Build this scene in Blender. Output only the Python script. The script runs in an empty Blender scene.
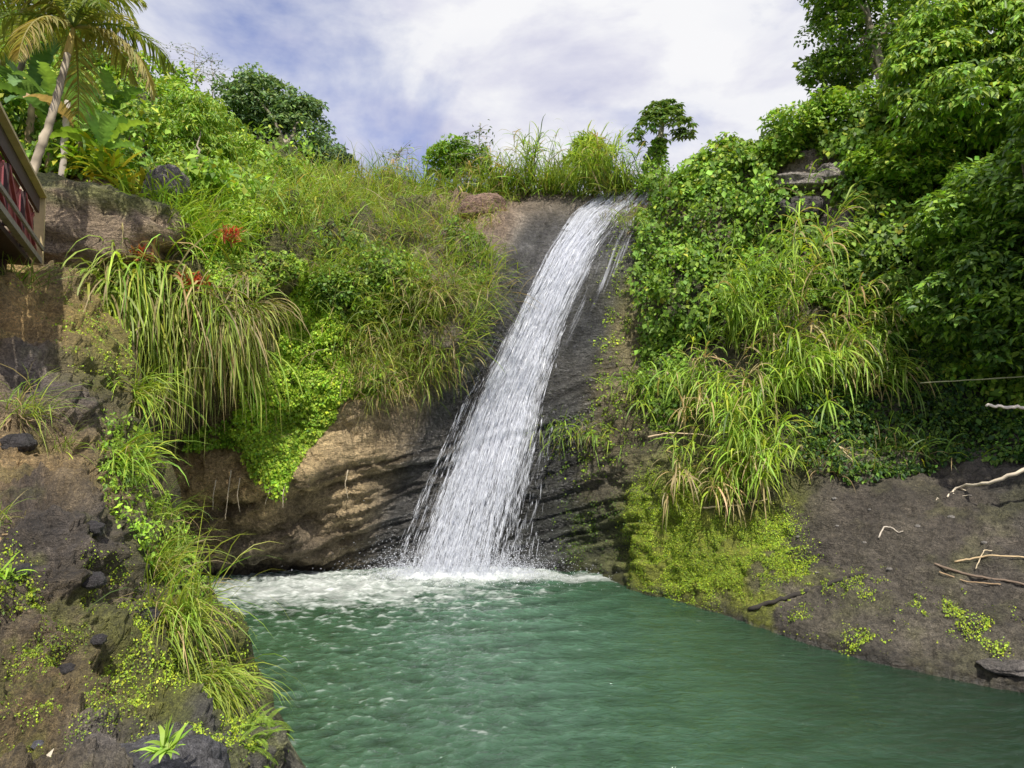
import bpy, math, random
import numpy as np
R = math.radians
rng = np.random.default_rng(11)
random.seed(11)
SC = bpy.context.scene
COL = SC.collection

# ------------------------------------------------------------------ camera
W, H, F = 1024, 768, 705.0
CZ, PITCH = 4.0, R(3.0)
CAM = np.array([0.0, 0.0, CZ])
FWD = np.array([0, math.cos(PITCH), math.sin(PITCH)])
UPV = np.array([0, -math.sin(PITCH), math.cos(PITCH)])
RGT = np.array([1.0, 0, 0])


def ray(px, py):
    px = np.asarray(px, float); py = np.asarray(py, float)
    return FWD + ((px - W / 2) / F)[..., None] * RGT + ((H / 2 - py) / F)[..., None] * UPV


def at(px, py, D):
    """the point of the place seen at a photo position, at ground distance D"""
    d = ray(px, py)
    return CAM + d * (np.asarray(D, float) / d[..., 1])[..., None]


def at_level(px, py, z=0.0):
    d = ray(px, py)
    t = (z - CZ) / d[..., 2]
    return CAM + d * t[..., None]


def water_D(px, py):
    return float(at_level(np.array(px), np.array(py))[1])


cam = bpy.data.cameras.new('camera')
cam.sensor_width = 36; cam.lens = 36 * F / W; cam.clip_start = 0.05; cam.clip_end = 2000
co = bpy.data.objects.new('camera', cam); COL.objects.link(co)
co.location = CAM; co.rotation_euler = (math.pi / 2 + PITCH, 0, 0)
SC.camera = co

# ------------------------------------------------------------------ noise
_perm = np.random.default_rng(5).permutation(256)
_perm = np.concatenate([_perm, _perm, _perm])
_g = np.random.default_rng(6).normal(size=(256, 3)); _g /= np.linalg.norm(_g, axis=1)[:, None]


def perlin(p):
    p = np.asarray(p, float)
    i = np.floor(p).astype(int); f = p - i; i &= 255
    u = f * f * f * (f * (f * 6 - 15) + 10)
    out = 0
    for dx in (0, 1):
        for dy in (0, 1):
            for dz in (0, 1):
                h = _perm[_perm[_perm[i[..., 0] + dx] + i[..., 1] + dy] + i[..., 2] + dz]
                g = _g[h]
                dot = (g[..., 0] * (f[..., 0] - dx) + g[..., 1] * (f[..., 1] - dy) + g[..., 2] * (f[..., 2] - dz))
                w = (u[..., 0] if dx else 1 - u[..., 0]) * (u[..., 1] if dy else 1 - u[..., 1]) * (u[..., 2] if dz else 1 - u[..., 2])
                out = out + dot * w
    return out * 1.5


def fbm(p, o=4, gain=0.5):
    a, s, r = 1.0, 1.0, 0
    for k in range(o):
        r = r + a * perlin(np.asarray(p) * s + k * 17.3); a *= gain; s *= 2.03
    return r


def ridged(p, o=4):
    a, s, r = 1.0, 1.0, 0
    for k in range(o):
        r = r + a * (1 - 2 * np.abs(perlin(np.asarray(p) * s + k * 9.1))); a *= .5; s *= 2.1
    return r * .5


def terrace(p, n):
    t = fbm(p, 3) * n; f = np.floor(t)
    return (f + sstep(.35, .65, t - f)) / n


def nrm(v):
    v = np.asarray(v, float)
    return v / np.maximum(np.linalg.norm(v, axis=-1, keepdims=True), 1e-9)


def sstep(a, b, x):
    t = np.clip((np.asarray(x, float) - a) / (b - a), 0, 1)
    return t * t * (3 - 2 * t)


def interp(tab, x):
    t = np.array(tab, float)
    return np.interp(x, t[:, 0], t[:, 1])


# ------------------------------------------------------------------ materials
def new_mat(name):
    m = bpy.data.materials.new(name); m.use_nodes = True
    nt = m.node_tree; nt.nodes.clear()
    return m, nt, nt.nodes.new('ShaderNodeOutputMaterial')


def N(nt, t, **kw):
    n = nt.nodes.new(t)
    for k, v in kw.items():
        if k in n.inputs:
            n.inputs[k].default_value = v
        else:
            setattr(n, k, v)
    return n


def ramp(nt, stops):
    n = nt.nodes.new('ShaderNodeValToRGB')
    e = n.color_ramp.elements
    while len(e) > 1: e.remove(e[-1])
    e[0].position = stops[0][0]; e[0].color = stops[0][1]
    for p, c in stops[1:]:
        k = e.new(p); k.color = c
    return n


def g4(v): return (v, v, v, 1)


def leaf_material(name, rough=.45, spec=.35, trans=.3, tint=(1.25, 1.2, .6)):
    m, nt, out = new_mat(name); L = nt.links
    a = N(nt, 'ShaderNodeAttribute', attribute_name='Col')
    tc = N(nt, 'ShaderNodeTexCoord')
    nz = N(nt, 'ShaderNodeTexNoise', Scale=9.0, Detail=3.0)
    L.new(tc.outputs['Object'], nz.inputs['Vector'])
    mr = N(nt, 'ShaderNodeMapRange'); mr.inputs['To Min'].default_value = 1.1; mr.inputs['To Max'].default_value = 1.9
    L.new(nz.outputs['Fac'], mr.inputs['Value'])
    mx = N(nt, 'ShaderNodeMix', data_type='RGBA', blend_type='MULTIPLY'); mx.inputs['Factor'].default_value = 1
    L.new(a.outputs['Color'], mx.inputs[6]); L.new(mr.outputs['Result'], mx.inputs[7])
    p = N(nt, 'ShaderNodeBsdfPrincipled', Roughness=rough)
    p.inputs['Specular IOR Level'].default_value = spec
    L.new(mx.outputs[2], p.inputs['Base Color'])
    t = N(nt, 'ShaderNodeBsdfTranslucent')
    tm = N(nt, 'ShaderNodeMix', data_type='RGBA', blend_type='MULTIPLY'); tm.inputs['Factor'].default_value = 1
    tm.inputs[7].default_value = (*tint, 1)
    L.new(mx.outputs[2], tm.inputs[6]); L.new(tm.outputs[2], t.inputs['Color'])
    ms = N(nt, 'ShaderNodeMixShader'); ms.inputs[0].default_value = trans
    L.new(p.outputs[0], ms.inputs[1]); L.new(t.outputs[0], ms.inputs[2]); L.new(ms.outputs[0], out.inputs[0])
    return m


def rock_material(name, bump=.6, scale=1.0):
    m, nt, out = new_mat(name); L = nt.links
    a = N(nt, 'ShaderNodeAttribute', attribute_name='Col')
    wet = N(nt, 'ShaderNodeAttribute', attribute_name='Wet')
    tc = N(nt, 'ShaderNodeTexCoord')
    n1 = N(nt, 'ShaderNodeTexNoise', Scale=1.4 * scale, Detail=8.0, Roughness=.65)
    n2 = N(nt, 'ShaderNodeTexNoise', Scale=11 * scale, Detail=8.0, Roughness=.7)
    mp = N(nt, 'ShaderNodeMapping'); mp.inputs['Scale'].default_value = (1, 1, 5); mp.inputs['Rotation'].default_value = (0, R(17), 0)
    L.new(tc.outputs['Object'], mp.inputs['Vector'])
    n3 = N(nt, 'ShaderNodeTexNoise', Scale=2.2 * scale, Detail=6.0, Roughness=.6)
    L.new(mp.outputs[0], n3.inputs['Vector'])
    vo = N(nt, 'ShaderNodeTexVoronoi', Scale=7 * scale, feature='DISTANCE_TO_EDGE')
    dis = N(nt, 'ShaderNodeVectorMath', operation='MULTIPLY_ADD'); dis.inputs[1].default_value = (.5, .5, .5)
    for n in (n1, n2): L.new(tc.outputs['Object'], n.inputs['Vector'])
    L.new(n1.outputs['Color'], dis.inputs[0]); L.new(tc.outputs['Object'], dis.inputs[2]); L.new(dis.outputs[0], vo.inputs['Vector'])
    rv_ = ramp(nt, [(0, g4(.55)), (.05, g4(1))]); L.new(vo.outputs['Distance'], rv_.inputs[0])
    r1 = ramp(nt, [(.3, g4(.68)), (.5, g4(1.15)), (.7, g4(1.75))]); L.new(n1.outputs['Fac'], r1.inputs[0])
    r2 = ramp(nt, [(.33, g4(.4)), (.5, g4(1.1)), (.66, g4(1.8))]); L.new(n2.outputs['Fac'], r2.inputs[0])
    r3 = ramp(nt, [(.35, (.6, .55, .5, 1)), (.6, (1.15, 1.1, 1.05, 1))]); L.new(n3.outputs['Fac'], r3.inputs[0])
    n4 = N(nt, 'ShaderNodeTexNoise', Scale=42 * scale, Detail=5.0, Roughness=.75); L.new(tc.outputs['Object'], n4.inputs['Vector'])
    r4 = ramp(nt, [(.35, g4(.45)), (.52, g4(1)), (.66, g4(1.7))]); L.new(n4.outputs['Fac'], r4.inputs[0])
    c = a.outputs['Color']
    for r in (r1, r2, r3, r4, rv_):
        mx = N(nt, 'ShaderNodeMix', data_type='RGBA', blend_type='MULTIPLY'); mx.inputs['Factor'].default_value = .4 if r is r3 else .85
        L.new(c, mx.inputs[6]); L.new(r.outputs[0], mx.inputs[7]); c = mx.outputs[2]
    p = N(nt, 'ShaderNodeBsdfPrincipled')
    L.new(c, p.inputs['Base Color'])
    rr = N(nt, 'ShaderNodeMapRange'); rr.inputs['To Min'].default_value = .9; rr.inputs['To Max'].default_value = .28
    L.new(wet.outputs['Fac'], rr.inputs['Value']); L.new(rr.outputs[0], p.inputs['Roughness'])
    ad = N(nt, 'ShaderNodeMath', operation='ADD'); L.new(n2.outputs['Fac'], ad.inputs[0])
    m3 = N(nt, 'ShaderNodeMath', operation='MULTIPLY'); m3.inputs[1].default_value = 1.0; L.new(n3.outputs['Fac'], m3.inputs[0])
    L.new(m3.outputs[0], ad.inputs[1])
    ad2 = N(nt, 'ShaderNodeMath', operation='MULTIPLY_ADD'); ad2.inputs[1].default_value = .6
    L.new(vo.outputs['Distance'], ad2.inputs[0]); L.new(ad.outputs[0], ad2.inputs[2])
    ad3 = N(nt, 'ShaderNodeMath', operation='MULTIPLY_ADD'); ad3.inputs[1].default_value = .45
    L.new(n4.outputs['Fac'], ad3.inputs[0]); L.new(ad2.outputs[0], ad3.inputs[2]); ad2 = ad3
    b = N(nt, 'ShaderNodeBump', Strength=min(1, bump * 1.5), Distance=.2)
    L.new(ad2.outputs[0], b.inputs['Height']); L.new(b.outputs[0], p.inputs['Normal'])
    L.new(p.outputs[0], out.inputs[0])
    return m


def wood_material(name, col, dark=.45, scale=6):
    m, nt, out = new_mat(name); L = nt.links
    tc = N(nt, 'ShaderNodeTexCoord')
    n1 = N(nt, 'ShaderNodeTexNoise', Scale=scale, Detail=8.0, Roughness=.7)
    L.new(tc.outputs['Object'], n1.inputs['Vector'])
    r = ramp(nt, [(.3, tuple(c * dark for c in col) + (1,)), (.65, tuple(col) + (1,))])
    L.new(n1.outputs['Fac'], r.inputs[0])
    p = N(nt, 'ShaderNodeBsdfPrincipled', Roughness=.7)
    b = N(nt, 'ShaderNodeBump', Strength=.3, Distance=.02)
    L.new(n1.outputs['Fac'], b.inputs['Height']); L.new(b.outputs[0], p.inputs['Normal'])
    L.new(r.outputs[0], p.inputs['Base Color']); L.new(p.outputs[0], out.inputs[0])
    return m


M_GRASS = leaf_material('grass_blades', .5, .3, .35)
M_LEAF = leaf_material('broad_leaves', .5, .22, .3)
M_TREE = leaf_material('tree_leaves', .45, .3, .28)
M_ROCK = rock_material('volcanic_rock')
M_BANK = rock_material('bank_rock', .8, 1.8)
M_STONE = rock_material('loose_stone', .5, 4)
M_BARK = leaf_material('bark', .85, .1, 0.0)
M_RED = wood_material('maroon_paint', (.34, .06, .065), .55, 5)
M_CREAM = wood_material('cream_timber', (.62, .47, .22), .7, 4)
M_GREYWOOD = wood_material('weathered_timber', (.30, .25, .2), .4, 9)
M_DARKWOOD = wood_material('dark_timber', (.055, .02, .018), .5, 6)


# ------------------------------------------------------------------ mesh builder
class MB:
    def __init__(s): s.v = []; s.f = []; s.c = []; s.n = 0

    def add(s, v, faces, c):
        v = np.asarray(v, float).reshape(-1, 3)
        c = np.asarray(c, float)
        if c.ndim == 1: c = np.tile(c, (len(v), 1))
        for f in faces:
            s.f.append(np.asarray(f, np.int64) + s.n)
        s.v.append(v); s.c.append(c.reshape(-1, 3)); s.n += len(v)

    def mesh(s, name, origin=(0, 0, 0), smooth=True):
        v = np.concatenate(s.v) - np.asarray(origin, float); c = np.concatenate(s.c)
        me = bpy.data.meshes.new(name)
        lt = np.concatenate([np.full(len(f), f.shape[1]) for f in s.f])
        li = np.concatenate([f.reshape(-1) for f in s.f])
        me.vertices.add(len(v)); me.vertices.foreach_set('co', v.astype(np.float32).ravel())
        me.loops.add(len(li)); me.loops.foreach_set('vertex_index', li.astype(np.int32))
        me.polygons.add(len(lt))
        me.polygons.foreach_set('loop_start', np.concatenate([[0], np.cumsum(lt)[:-1]]).astype(np.int32))
        me.polygons.foreach_set('loop_total', lt.astype(np.int32))
        me.polygons.foreach_set('use_smooth', np.full(len(lt), smooth))
        me.update(calc_edges=True)
        at_ = me.color_attributes.new('Col', 'FLOAT_COLOR', 'POINT')
        at_.data.foreach_set('color', np.concatenate([np.clip(c, 0, 1), np.ones((len(c), 1))], 1).astype(np.float32).ravel())
        return me

    def build(s, name, mat, parent=None, loc=None, smooth=True):
        if parent is not None:
            o_ = np.array(parent.matrix_world.translation) if parent.get('_org') is None else np.array(parent['_org'])
        else:
            o_ = np.asarray(loc if loc is not None else (0, 0, 0), float)
        me = s.mesh(name, o_, smooth); me.materials.append(mat)
        o = bpy.data.objects.new(name, me); COL.objects.link(o)
        if parent is not None: o.parent = parent
        else: o.location = o_
        return o


ORG = {}


def tag(o, label=None, cat=None, group=None, kind=None):
    if label: o['label'] = label
    if cat: o['category'] = cat
    if group: o['group'] = group
    if kind: o['kind'] = kind
    return o


def thing(name, label, cat, loc, group=None):
    o = bpy.data.objects.new(name, None); COL.objects.link(o); o.location = loc
    o.empty_display_size = .2
    ORG[o.name] = np.array(loc, float)
    return tag(o, label, cat, group)


def part(mb, name, mat, root, smooth=True):
    org = ORG[root.name]
    me = mb.mesh(name, org, smooth); me.materials.append(mat)
    o = bpy.data.objects.new(name, me); COL.objects.link(o); o.parent = root
    ORG[o.name] = org
    return o


# ------------------------------------------------------------------ generators
def rv(n): return nrm(rng.normal(size=(n, 3)))


def vary(c, n, s=.25, hue=.12):
    c = np.asarray(c, float)
    if c.ndim == 1: c = np.tile(c, (n, 1))
    b = np.exp(rng.normal(0, s, (n, 1)))
    h = 1 + rng.normal(0, hue, (n, 3)) * np.array([1, .5, 1])
    return np.clip(c * b * h, .003, .9)


def blades(mb, base, d0, L, Wd, droop, cb, ct, segs=4, twist=.5):
    n = len(base)
    base = np.asarray(base, float); d = nrm(d0).copy()
    L = np.broadcast_to(L, (n,)); Wd = np.broadcast_to(Wd, (n,)); droop = np.broadcast_to(droop, (n,))
    cb = np.broadcast_to(cb, (n, 3)); ct = np.broadcast_to(ct, (n, 3))
    side = nrm(np.cross(d, [0, 0, 1.0]) + rng.normal(size=(n, 3)) * twist)
    p = base.copy(); vs = []; cs = []
    for k in range(segs + 1):
        t = k / segs
        w = Wd * (min(1, .55 + t * 1.6) * (1 - t ** 2.2) + .02) * .5
        vs += [p - side * w[:, None], p + side * w[:, None]]
        c = cb * (1 - t) + ct * t
        cs += [c, c]
        d = nrm(d + np.array([0, 0, -1.0]) * (droop * (.35 + 1.3 * t) / segs)[:, None] + rng.normal(size=(n, 3)) * .07)
        p = p + d * (L / segs)[:, None]
    V = np.stack(vs, 1); C = np.stack(cs, 1)
    m = 2 * (segs + 1)
    b0 = (np.arange(n) * m)[:, None]
    q = [b0 + np.array([[2 * k, 2 * k + 1, 2 * k + 3, 2 * k + 2]]) for k in range(segs)]
    mb.add(V.reshape(-1, 3), [np.concatenate(q)], C.reshape(-1, 3))


def leaves(mb, pos, d, up, L, Wd, col, fine=False):
    n = len(pos); d = nrm(d); L = np.broadcast_to(L, (n,))[:, None]; Wd = np.broadcast_to(Wd, (n,))[:, None]
    s = nrm(np.cross(d, up)); u = nrm(np.cross(s, d))
    col = np.broadcast_to(col, (n, 3))
    if not fine:
        P = [pos, pos + d * L * .45 + s * Wd * .5 + u * L * .07, pos + d * L - u * L * .1, pos + d * L * .45 - s * Wd * .5 + u * L * .07]
        V = np.stack(P, 1); b0 = (np.arange(n) * 4)[:, None]
        f = [np.concatenate([b0 + np.array([[0, 1, 2]]), b0 + np.array([[0, 2, 3]])])]
        C = np.repeat(col[:, None], 4, 1)
    else:
        m = [pos, pos + d * L * .35, pos + d * L * .7 - u * L * .06, pos + d * L - u * L * .2]
        l = [m[1] + s * Wd * .5 + u * L * .06, m[2] + s * Wd * .4 + u * L * .04]
        r = [m[1] - s * Wd * .5 + u * L * .06, m[2] - s * Wd * .4 + u * L * .04]
        V = np.stack(m + l + r, 1); b0 = (np.arange(n) * 8)[:, None]
        f = [np.concatenate([b0 + np.array([[0, 4, 1]]), b0 + np.array([[2, 5, 3]]), b0 + np.array([[0, 1, 6]]), b0 + np.array([[2, 3, 7]])]),
             np.concatenate([b0 + np.array([[1, 4, 5, 2]]), b0 + np.array([[1, 2, 7, 6]])])]
        C = np.repeat(col[:, None], 8, 1)
    mb.add(V.reshape(-1, 3), f, C.reshape(-1, 3))


def tube(mb, pts, rad, col, sides=8, rough=0.0, cap=True):
    pts = np.asarray(pts, float); n = len(pts); rad = np.broadcast_to(rad, (n,))
    t = nrm(np.gradient(pts, axis=0))
    ref = np.array([0.31, 0.17, .93]) if abs(t[0][2]) < .9 else np.array([.93, .3, .1])
    a = nrm(np.cross(t, ref)); b = np.cross(t, a)
    th = np.linspace(0, 2 * np.pi, sides, endpoint=False)
    rr = rad[:, None] * (1 + rough * rng.normal(size=(n, sides)))
    V = pts[:, None] + rr[..., None] * (np.cos(th)[None, :, None] * a[:, None] + np.sin(th)[None, :, None] * b[:, None])
    i = np.arange(n - 1)[:, None] * sides; j = np.arange(sides)[None]
    j2 = (j + 1) % sides
    q = np.stack([i + j, i + j2, i + sides + j2, i + sides + j], -1).reshape(-1, 4)
    col = np.asarray(col, float)
    C = np.tile(col, (n * sides, 1)) if col.ndim == 1 else np.repeat(col, sides, 0)
    C = C * np.exp(rng.normal(0, .12, (len(C), 1)))
    fs = [q]
    if cap: fs += [np.arange(sides)[None][:, ::-1], (np.arange(sides) + (n - 1) * sides)[None]]
    mb.add(V.reshape(-1, 3), fs, C)


def curve(p0, p1, sag=0.0, n=10, wob=0.0, bend=(0, 0, 0)):
    t = np.linspace(0, 1, n)[:, None]
    p = np.asarray(p0) * (1 - t) + np.asarray(p1) * t
    p = p + np.array([0, 0, -1.0]) * sag * 4 * t * (1 - t) + np.asarray(bend) * 4 * t * (1 - t)
    if wob: p = p + rng.normal(size=p.shape) * wob * (4 * t * (1 - t))
    return p


def box(mb, c, ax, ay, az, hx, hy, hz, col):
    c = np.asarray(c, float); ax, ay, az = nrm(ax) * hx, nrm(ay) * hy, nrm(az) * hz
    V = [c + i * ax + j * ay + k * az for i in (-1, 1) for j in (-1, 1) for k in (-1, 1)]
    mb.add(V, [np.array([[0, 1, 3, 2], [4, 6, 7, 5], [0, 4, 5, 1], [2, 3, 7, 6], [0, 2, 6, 4], [1, 5, 7, 3]])], col)


def bar(mb, p, q, w, h, col, up=(0, 0, 1)):
    p = np.asarray(p, float); q = np.asarray(q, float); d = q - p; L = np.linalg.norm(d); d /= L
    s = nrm(np.cross(d, up)); u = np.cross(s, d)
    box(mb, (p + q) / 2, d, s, u, L / 2, w / 2, h / 2, col)


def in_poly(x, y, poly):
    poly = np.asarray(poly, float); r = np.zeros(len(x), bool); j = len(poly) - 1
    for i in range(len(poly)):
        xi, yi = poly[i]; xj, yj = poly[j]
        c = ((yi > y) != (yj > y)) & (x < (xj - xi) * (y - yi) / (yj - yi + 1e-12) + xi)
        r ^= c; j = i
    return r


def sample_poly(poly, n):
    poly = np.asarray(poly, float); lo, hi = poly.min(0), poly.max(0); out = np.zeros((0, 2))
    while len(out) < n:
        q = lo + rng.random((n * 3, 2)) * (hi - lo)
        out = np.concatenate([out, q[in_poly(q[:, 0], q[:, 1], poly)]])
    return out[:n]


# ------------------------------------------------------------------ terrain sheets
class Depth:
    """smooth multiquadric interpolation of surveyed distances"""
    def __init__(s, pts, c=30.0):
        a = np.array(pts, float); s.x = a[:, :2]; s.c = c
        K = np.sqrt(((s.x[:, None] - s.x[None]) ** 2).sum(-1) + c * c)
        n = len(a); A = np.zeros((n + 3, n + 3)); A[:n, :n] = -K + np.eye(n) * 1e-3
        Pm = np.c_[np.ones(n), s.x / 500]; A[:n, n:] = Pm; A[n:, :n] = Pm.T
        s.w = np.linalg.solve(A, np.r_[a[:, 2], 0, 0, 0])

    def __call__(s, px, py):
        q = np.stack([px, py], -1)
        out = np.full(px.shape, s.w[-3]) + s.w[-2] * px / 500 + s.w[-1] * py / 500
        for k in range(len(s.x)):
            out = out - s.w[k] * np.sqrt(((q - s.x[k]) ** 2).sum(-1) + s.c ** 2)
        return out


def grid_normals(P):
    dx = np.gradient(P, axis=1); dy = np.gradient(P, axis=0)
    n = nrm(np.cross(dx, dy))
    flip = ((P - CAM) * n).sum(-1) > 0
    n[flip] *= -1
    return n


class Sheet:
    def __init__(s, px, top, bot, rows, depth):
        s.px = px; s.top = np.interp(px, *np.array(top, float).T); s.bot = np.interp(px, *np.array(bot, float).T); s.rows = rows
        v = np.linspace(0, 1, rows)[:, None]
        s.PY = s.bot[None] * (1 - v) + s.top[None] * v; s.PX = np.tile(px, (rows, 1))
        s.D = depth(s.PX, s.PY)
        s.P = at(s.PX, s.PY, s.D); s.Nn = grid_normals(s.P)

    def displace(s, amt):
        s.P = s.P + s.Nn * amt[..., None]; s.Nn = grid_normals(s.P)

    def look(s, q, back=0.0):
        q = np.asarray(q, float).reshape(-1, 2)
        fi = np.interp(q[:, 0], s.px, np.arange(len(s.px)))
        b = np.interp(q[:, 0], s.px, s.bot); t = np.interp(q[:, 0], s.px, s.top)
        fj = np.clip((q[:, 1] - b) / (t - b + 1e-9), 0, .9999) * (s.rows - 1)
        i = np.clip(fi.astype(int), 0, len(s.px) - 2); j = np.clip(fj.astype(int), 0, s.rows - 2)
        u = (fi - i)[:, None]; v = (fj - j)[:, None]
        g = lambda A: (A[j, i] * (1 - u) + A[j, i + 1] * u) * (1 - v) + (A[j + 1, i] * (1 - u) + A[j + 1, i + 1] * u) * v
        return g(s.P), nrm(g(s.Nn))


def idw(ctrl, px, py, power=3.0):
    num = np.zeros(px.shape + (3,)); den = np.zeros(px.shape)
    for x, y, c in ctrl:
        w = 1 / (((px - x) ** 2 + (py - y) ** 2) + 120) ** (power / 2)
        num += w[..., None] * np.array(c); den += w
    return num / den[..., None]


def grid_object(name, P, C, wet, mat, mask=None, loc=(0, 0, 0)):
    r, c = P.shape[:2]
    i = np.arange(r - 1)[:, None] * c + np.arange(c - 1)[None]
    q = np.stack([i, i + 1, i + c + 1, i + c], -1)
    q = q[mask] if mask is not None else q.reshape(-1, 4)
    used, inv = np.unique(q, return_inverse=True)
    mb = MB(); mb.add(P.reshape(-1, 3)[used], [inv.reshape(-1, 4)], C.reshape(-1, 3)[used])
    o = mb.build(name, mat)
    a = o.data.attributes.new('Wet', 'FLOAT', 'POINT'); a.data.foreach_set('value', wet.reshape(-1)[used].astype(np.float32))
    return o


# --- the cliff that rings the pool, the waterfall chute and the sloping right bank, one surface
SKY = [(-260, -80), (0, 10), (100, 62), (160, 95), (220, 125), (280, 150), (340, 182), (430, 196), (470, 200), (530, 190), (575, 192), (600, 197), (640, 190), (690, 172), (760, 150), (850, 130), (1024, 120), (1290, 100)]
SHORE = [(-260, 575), (0, 575), (165, 574), (300, 571), (420, 568), (540, 571), (600, 577), (640, 590), (690, 604), (720, 613), (780, 634), (850, 656), (940, 676), (1024, 692), (1150, 722), (1290, 760)]
ctl = [(x, y, water_D(x, y)) for x, y in SHORE]
ctl += [(-260, -80, 34), (0, 10, 36), (100, 62, 36), (220, 125, 35), (340, 182, 30), (430, 196, 27), (470, 202, 25.5), (530, 192, 25), (575, 193, 24.6), (610, 196, 24.2), (640, 190, 23.6),
        (690, 172, 22.2), (760, 150, 21), (850, 130, 19.5), (1024, 120, 18.5), (1290, 100, 16),
        # left shoulder, hanging garden
        (-200, 250, 15), (0, 200, 16.5), (100, 190, 16.6), (165, 190, 17.6), (120, 120, 25), (40, 60, 31), (0, 150, 19), (210, 180, 22), (230, 230, 18.5),
        (60, 262, 15), (150, 262, 15.4), (220, 285, 16), (180, 330, 16), (180, 420, 16.6), (120, 440, 16.2), (230, 440, 17), (60, 440, 15.5), (-100, 440, 14.5), (160, 500, 17.4),
        (280, 300, 17.2), (300, 400, 17.9), (290, 230, 20.5), (340, 230, 22), (380, 300, 18.7), (400, 220, 23), (430, 250, 20.8), (450, 330, 18.9), (480, 290, 19.9), (485, 235, 21.8),
        # left wall bulge and undercut
        (200, 445, 17.4), (200, 490, 17.1), (300, 455, 17.6), (300, 488, 17.4), (400, 430, 18.7), (400, 462, 18.5), (200, 520, 17.7), (300, 508, 18.0), (400, 485, 18.9), (300, 545, 18.4), (180, 550, 18.1), (420, 530, 19.1),
        # chute
        (560, 250, 22.3), (600, 230, 22.7), (530, 320, 21.0), (575, 310, 21.2), (510, 400, 20.2), (550, 400, 20.1), (480, 470, 19.7), (530, 470, 19.6), (480, 540, 19.6), (540, 540, 19.4),
        # right of the fall
        (625, 260, 21.6), (630, 330, 20.6), (620, 400, 19.7), (600, 460, 19.0), (590, 500, 19.1), (590, 540, 19.1), (640, 470, 18.1), (640, 530, 17.6),
        (680, 540, 16.4), (690, 480, 16.9), (760, 540, 15.2), (760, 480, 15.9), (760, 600, 14.4), (850, 600, 13.3), (850, 540, 14.2), (850, 490, 15.0), (940, 560, 12.9), (940, 500, 14.2), (940, 620, 12.0),
        (1024, 600, 11.7), (1024, 500, 13.2), (1024, 640, 11.2), (1150, 560, 11.5), (1290, 500, 11.5),
        (680, 400, 18.5), (690, 300, 19.6), (700, 220, 20.8), (760, 400, 17.4), (770, 300, 18.5), (780, 210, 19.6), (830, 190, 19.0), (850, 400, 16.6), (870, 300, 17.4), (940, 430, 15.9), (1024, 430, 15.0),
        (1024, 300, 16.2), (1024, 200, 17.2), (1150, 400, 13.5), (1290, 300, 13.5)]
cx = np.arange(-260, 1291, 3.0)
cliff = Sheet(cx, SKY, SHORE, 250, Depth(ctl))
PX, PY = cliff.PX, cliff.PY

FALL = [  # photo height, left edge, right edge of the main stream
    (186, 604, 662), (200, 583, 652), (215, 563, 636), (250, 540, 608), (300, 514, 584), (350, 490, 566), (400, 464, 554), (450, 442, 547), (500, 421, 541), (550, 401, 535), (578, 392, 531)]
FALL = np.array(FALL, float)
fl = np.interp(PY, FALL[:, 0], FALL[:, 1]); fr = np.interp(PY, FALL[:, 0], FALL[:, 2])
chute = np.exp(-np.clip(np.maximum(fl - 25 - PX, PX - fr - 35), 0, None) ** 2 / (2 * 18.0 ** 2)) * sstep(180, 215, PY)
P0 = cliff.P
slope_bank = sstep(0, 30, PY - np.interp(PX, [560, 640, 700, 780, 870, 960, 1100, 1290], [700, 560, 500, 490, 480, 470, 470, 480])) * sstep(620, 680, PX)
amp = (1 - .75 * chute) * (1 - .6 * slope_bank)
disp = (1 - .7 * chute) * (1 - .5 * slope_bank) * (terrace(P0 * 1.2 + 4, 4) * .14 + terrace(P0 * 3.4 + 9, 3) * .045) + fbm(P0 * 10, 3) * .022 + (1 - .55 * chute) * ridged(P0 * 3.3 + 11, 4) * .055 + amp * (fbm(P0 * .55, 4) * .32 + ridged(P0 * 1.3 + 3, 5) * .16) + (fbm(P0 * 4.5, 4) * .05) * (1 - .5 * chute)
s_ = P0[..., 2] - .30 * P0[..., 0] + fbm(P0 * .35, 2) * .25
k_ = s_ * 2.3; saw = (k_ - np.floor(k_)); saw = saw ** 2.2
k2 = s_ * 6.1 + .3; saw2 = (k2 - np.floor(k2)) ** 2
hillm = sstep(215, 260, PX) * sstep(490, 460, PX) * sstep(400, 360, PY) * (1 - chute)
disp += hillm * (1.05 * fbm(P0 * .85 + 60, 3))
wst = np.clip(sstep(455, 500, PY + .28 * (PX - 300)) * (PX < 660) + .55 * sstep(590, 560, PX * 0 + 590) * 0 + .7 * sstep(320, 380, PY) * sstep(535, 560, PX) * (1 - sstep(650, 690, PX)), 0, 1) * (1 - slope_bank)
disp += wst * (.35 + .65 * sstep(-.2, .4, fbm(P0 * .8 + 50, 2))) * (saw * .16 + saw2 * .09 - .1)
disp += slope_bank * (saw * .07 + ridged(P0 * 2.2, 4) * .07)
band = perlin(np.stack([s_ * 5.5, PX * .002, PY * 0], -1)) + .6 * perlin(np.stack([s_ * 13, PX * .003, PY * 0 + 5], -1))
disp += wst * .085 * np.clip(band, -.8, .8)
# a deeper ledge slot under the tan wall and beside the fall
slot = np.exp(-((PY - np.interp(PX, [150, 300, 430, 540, 640], [515, 497, 470, 505, 470])) / 7.0) ** 2) * (PX < 650) * (PX > 100)
disp -= slot * .14
# ragged skyline: fade displacement out at the very top rows
cliff.displace(disp)

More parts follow.
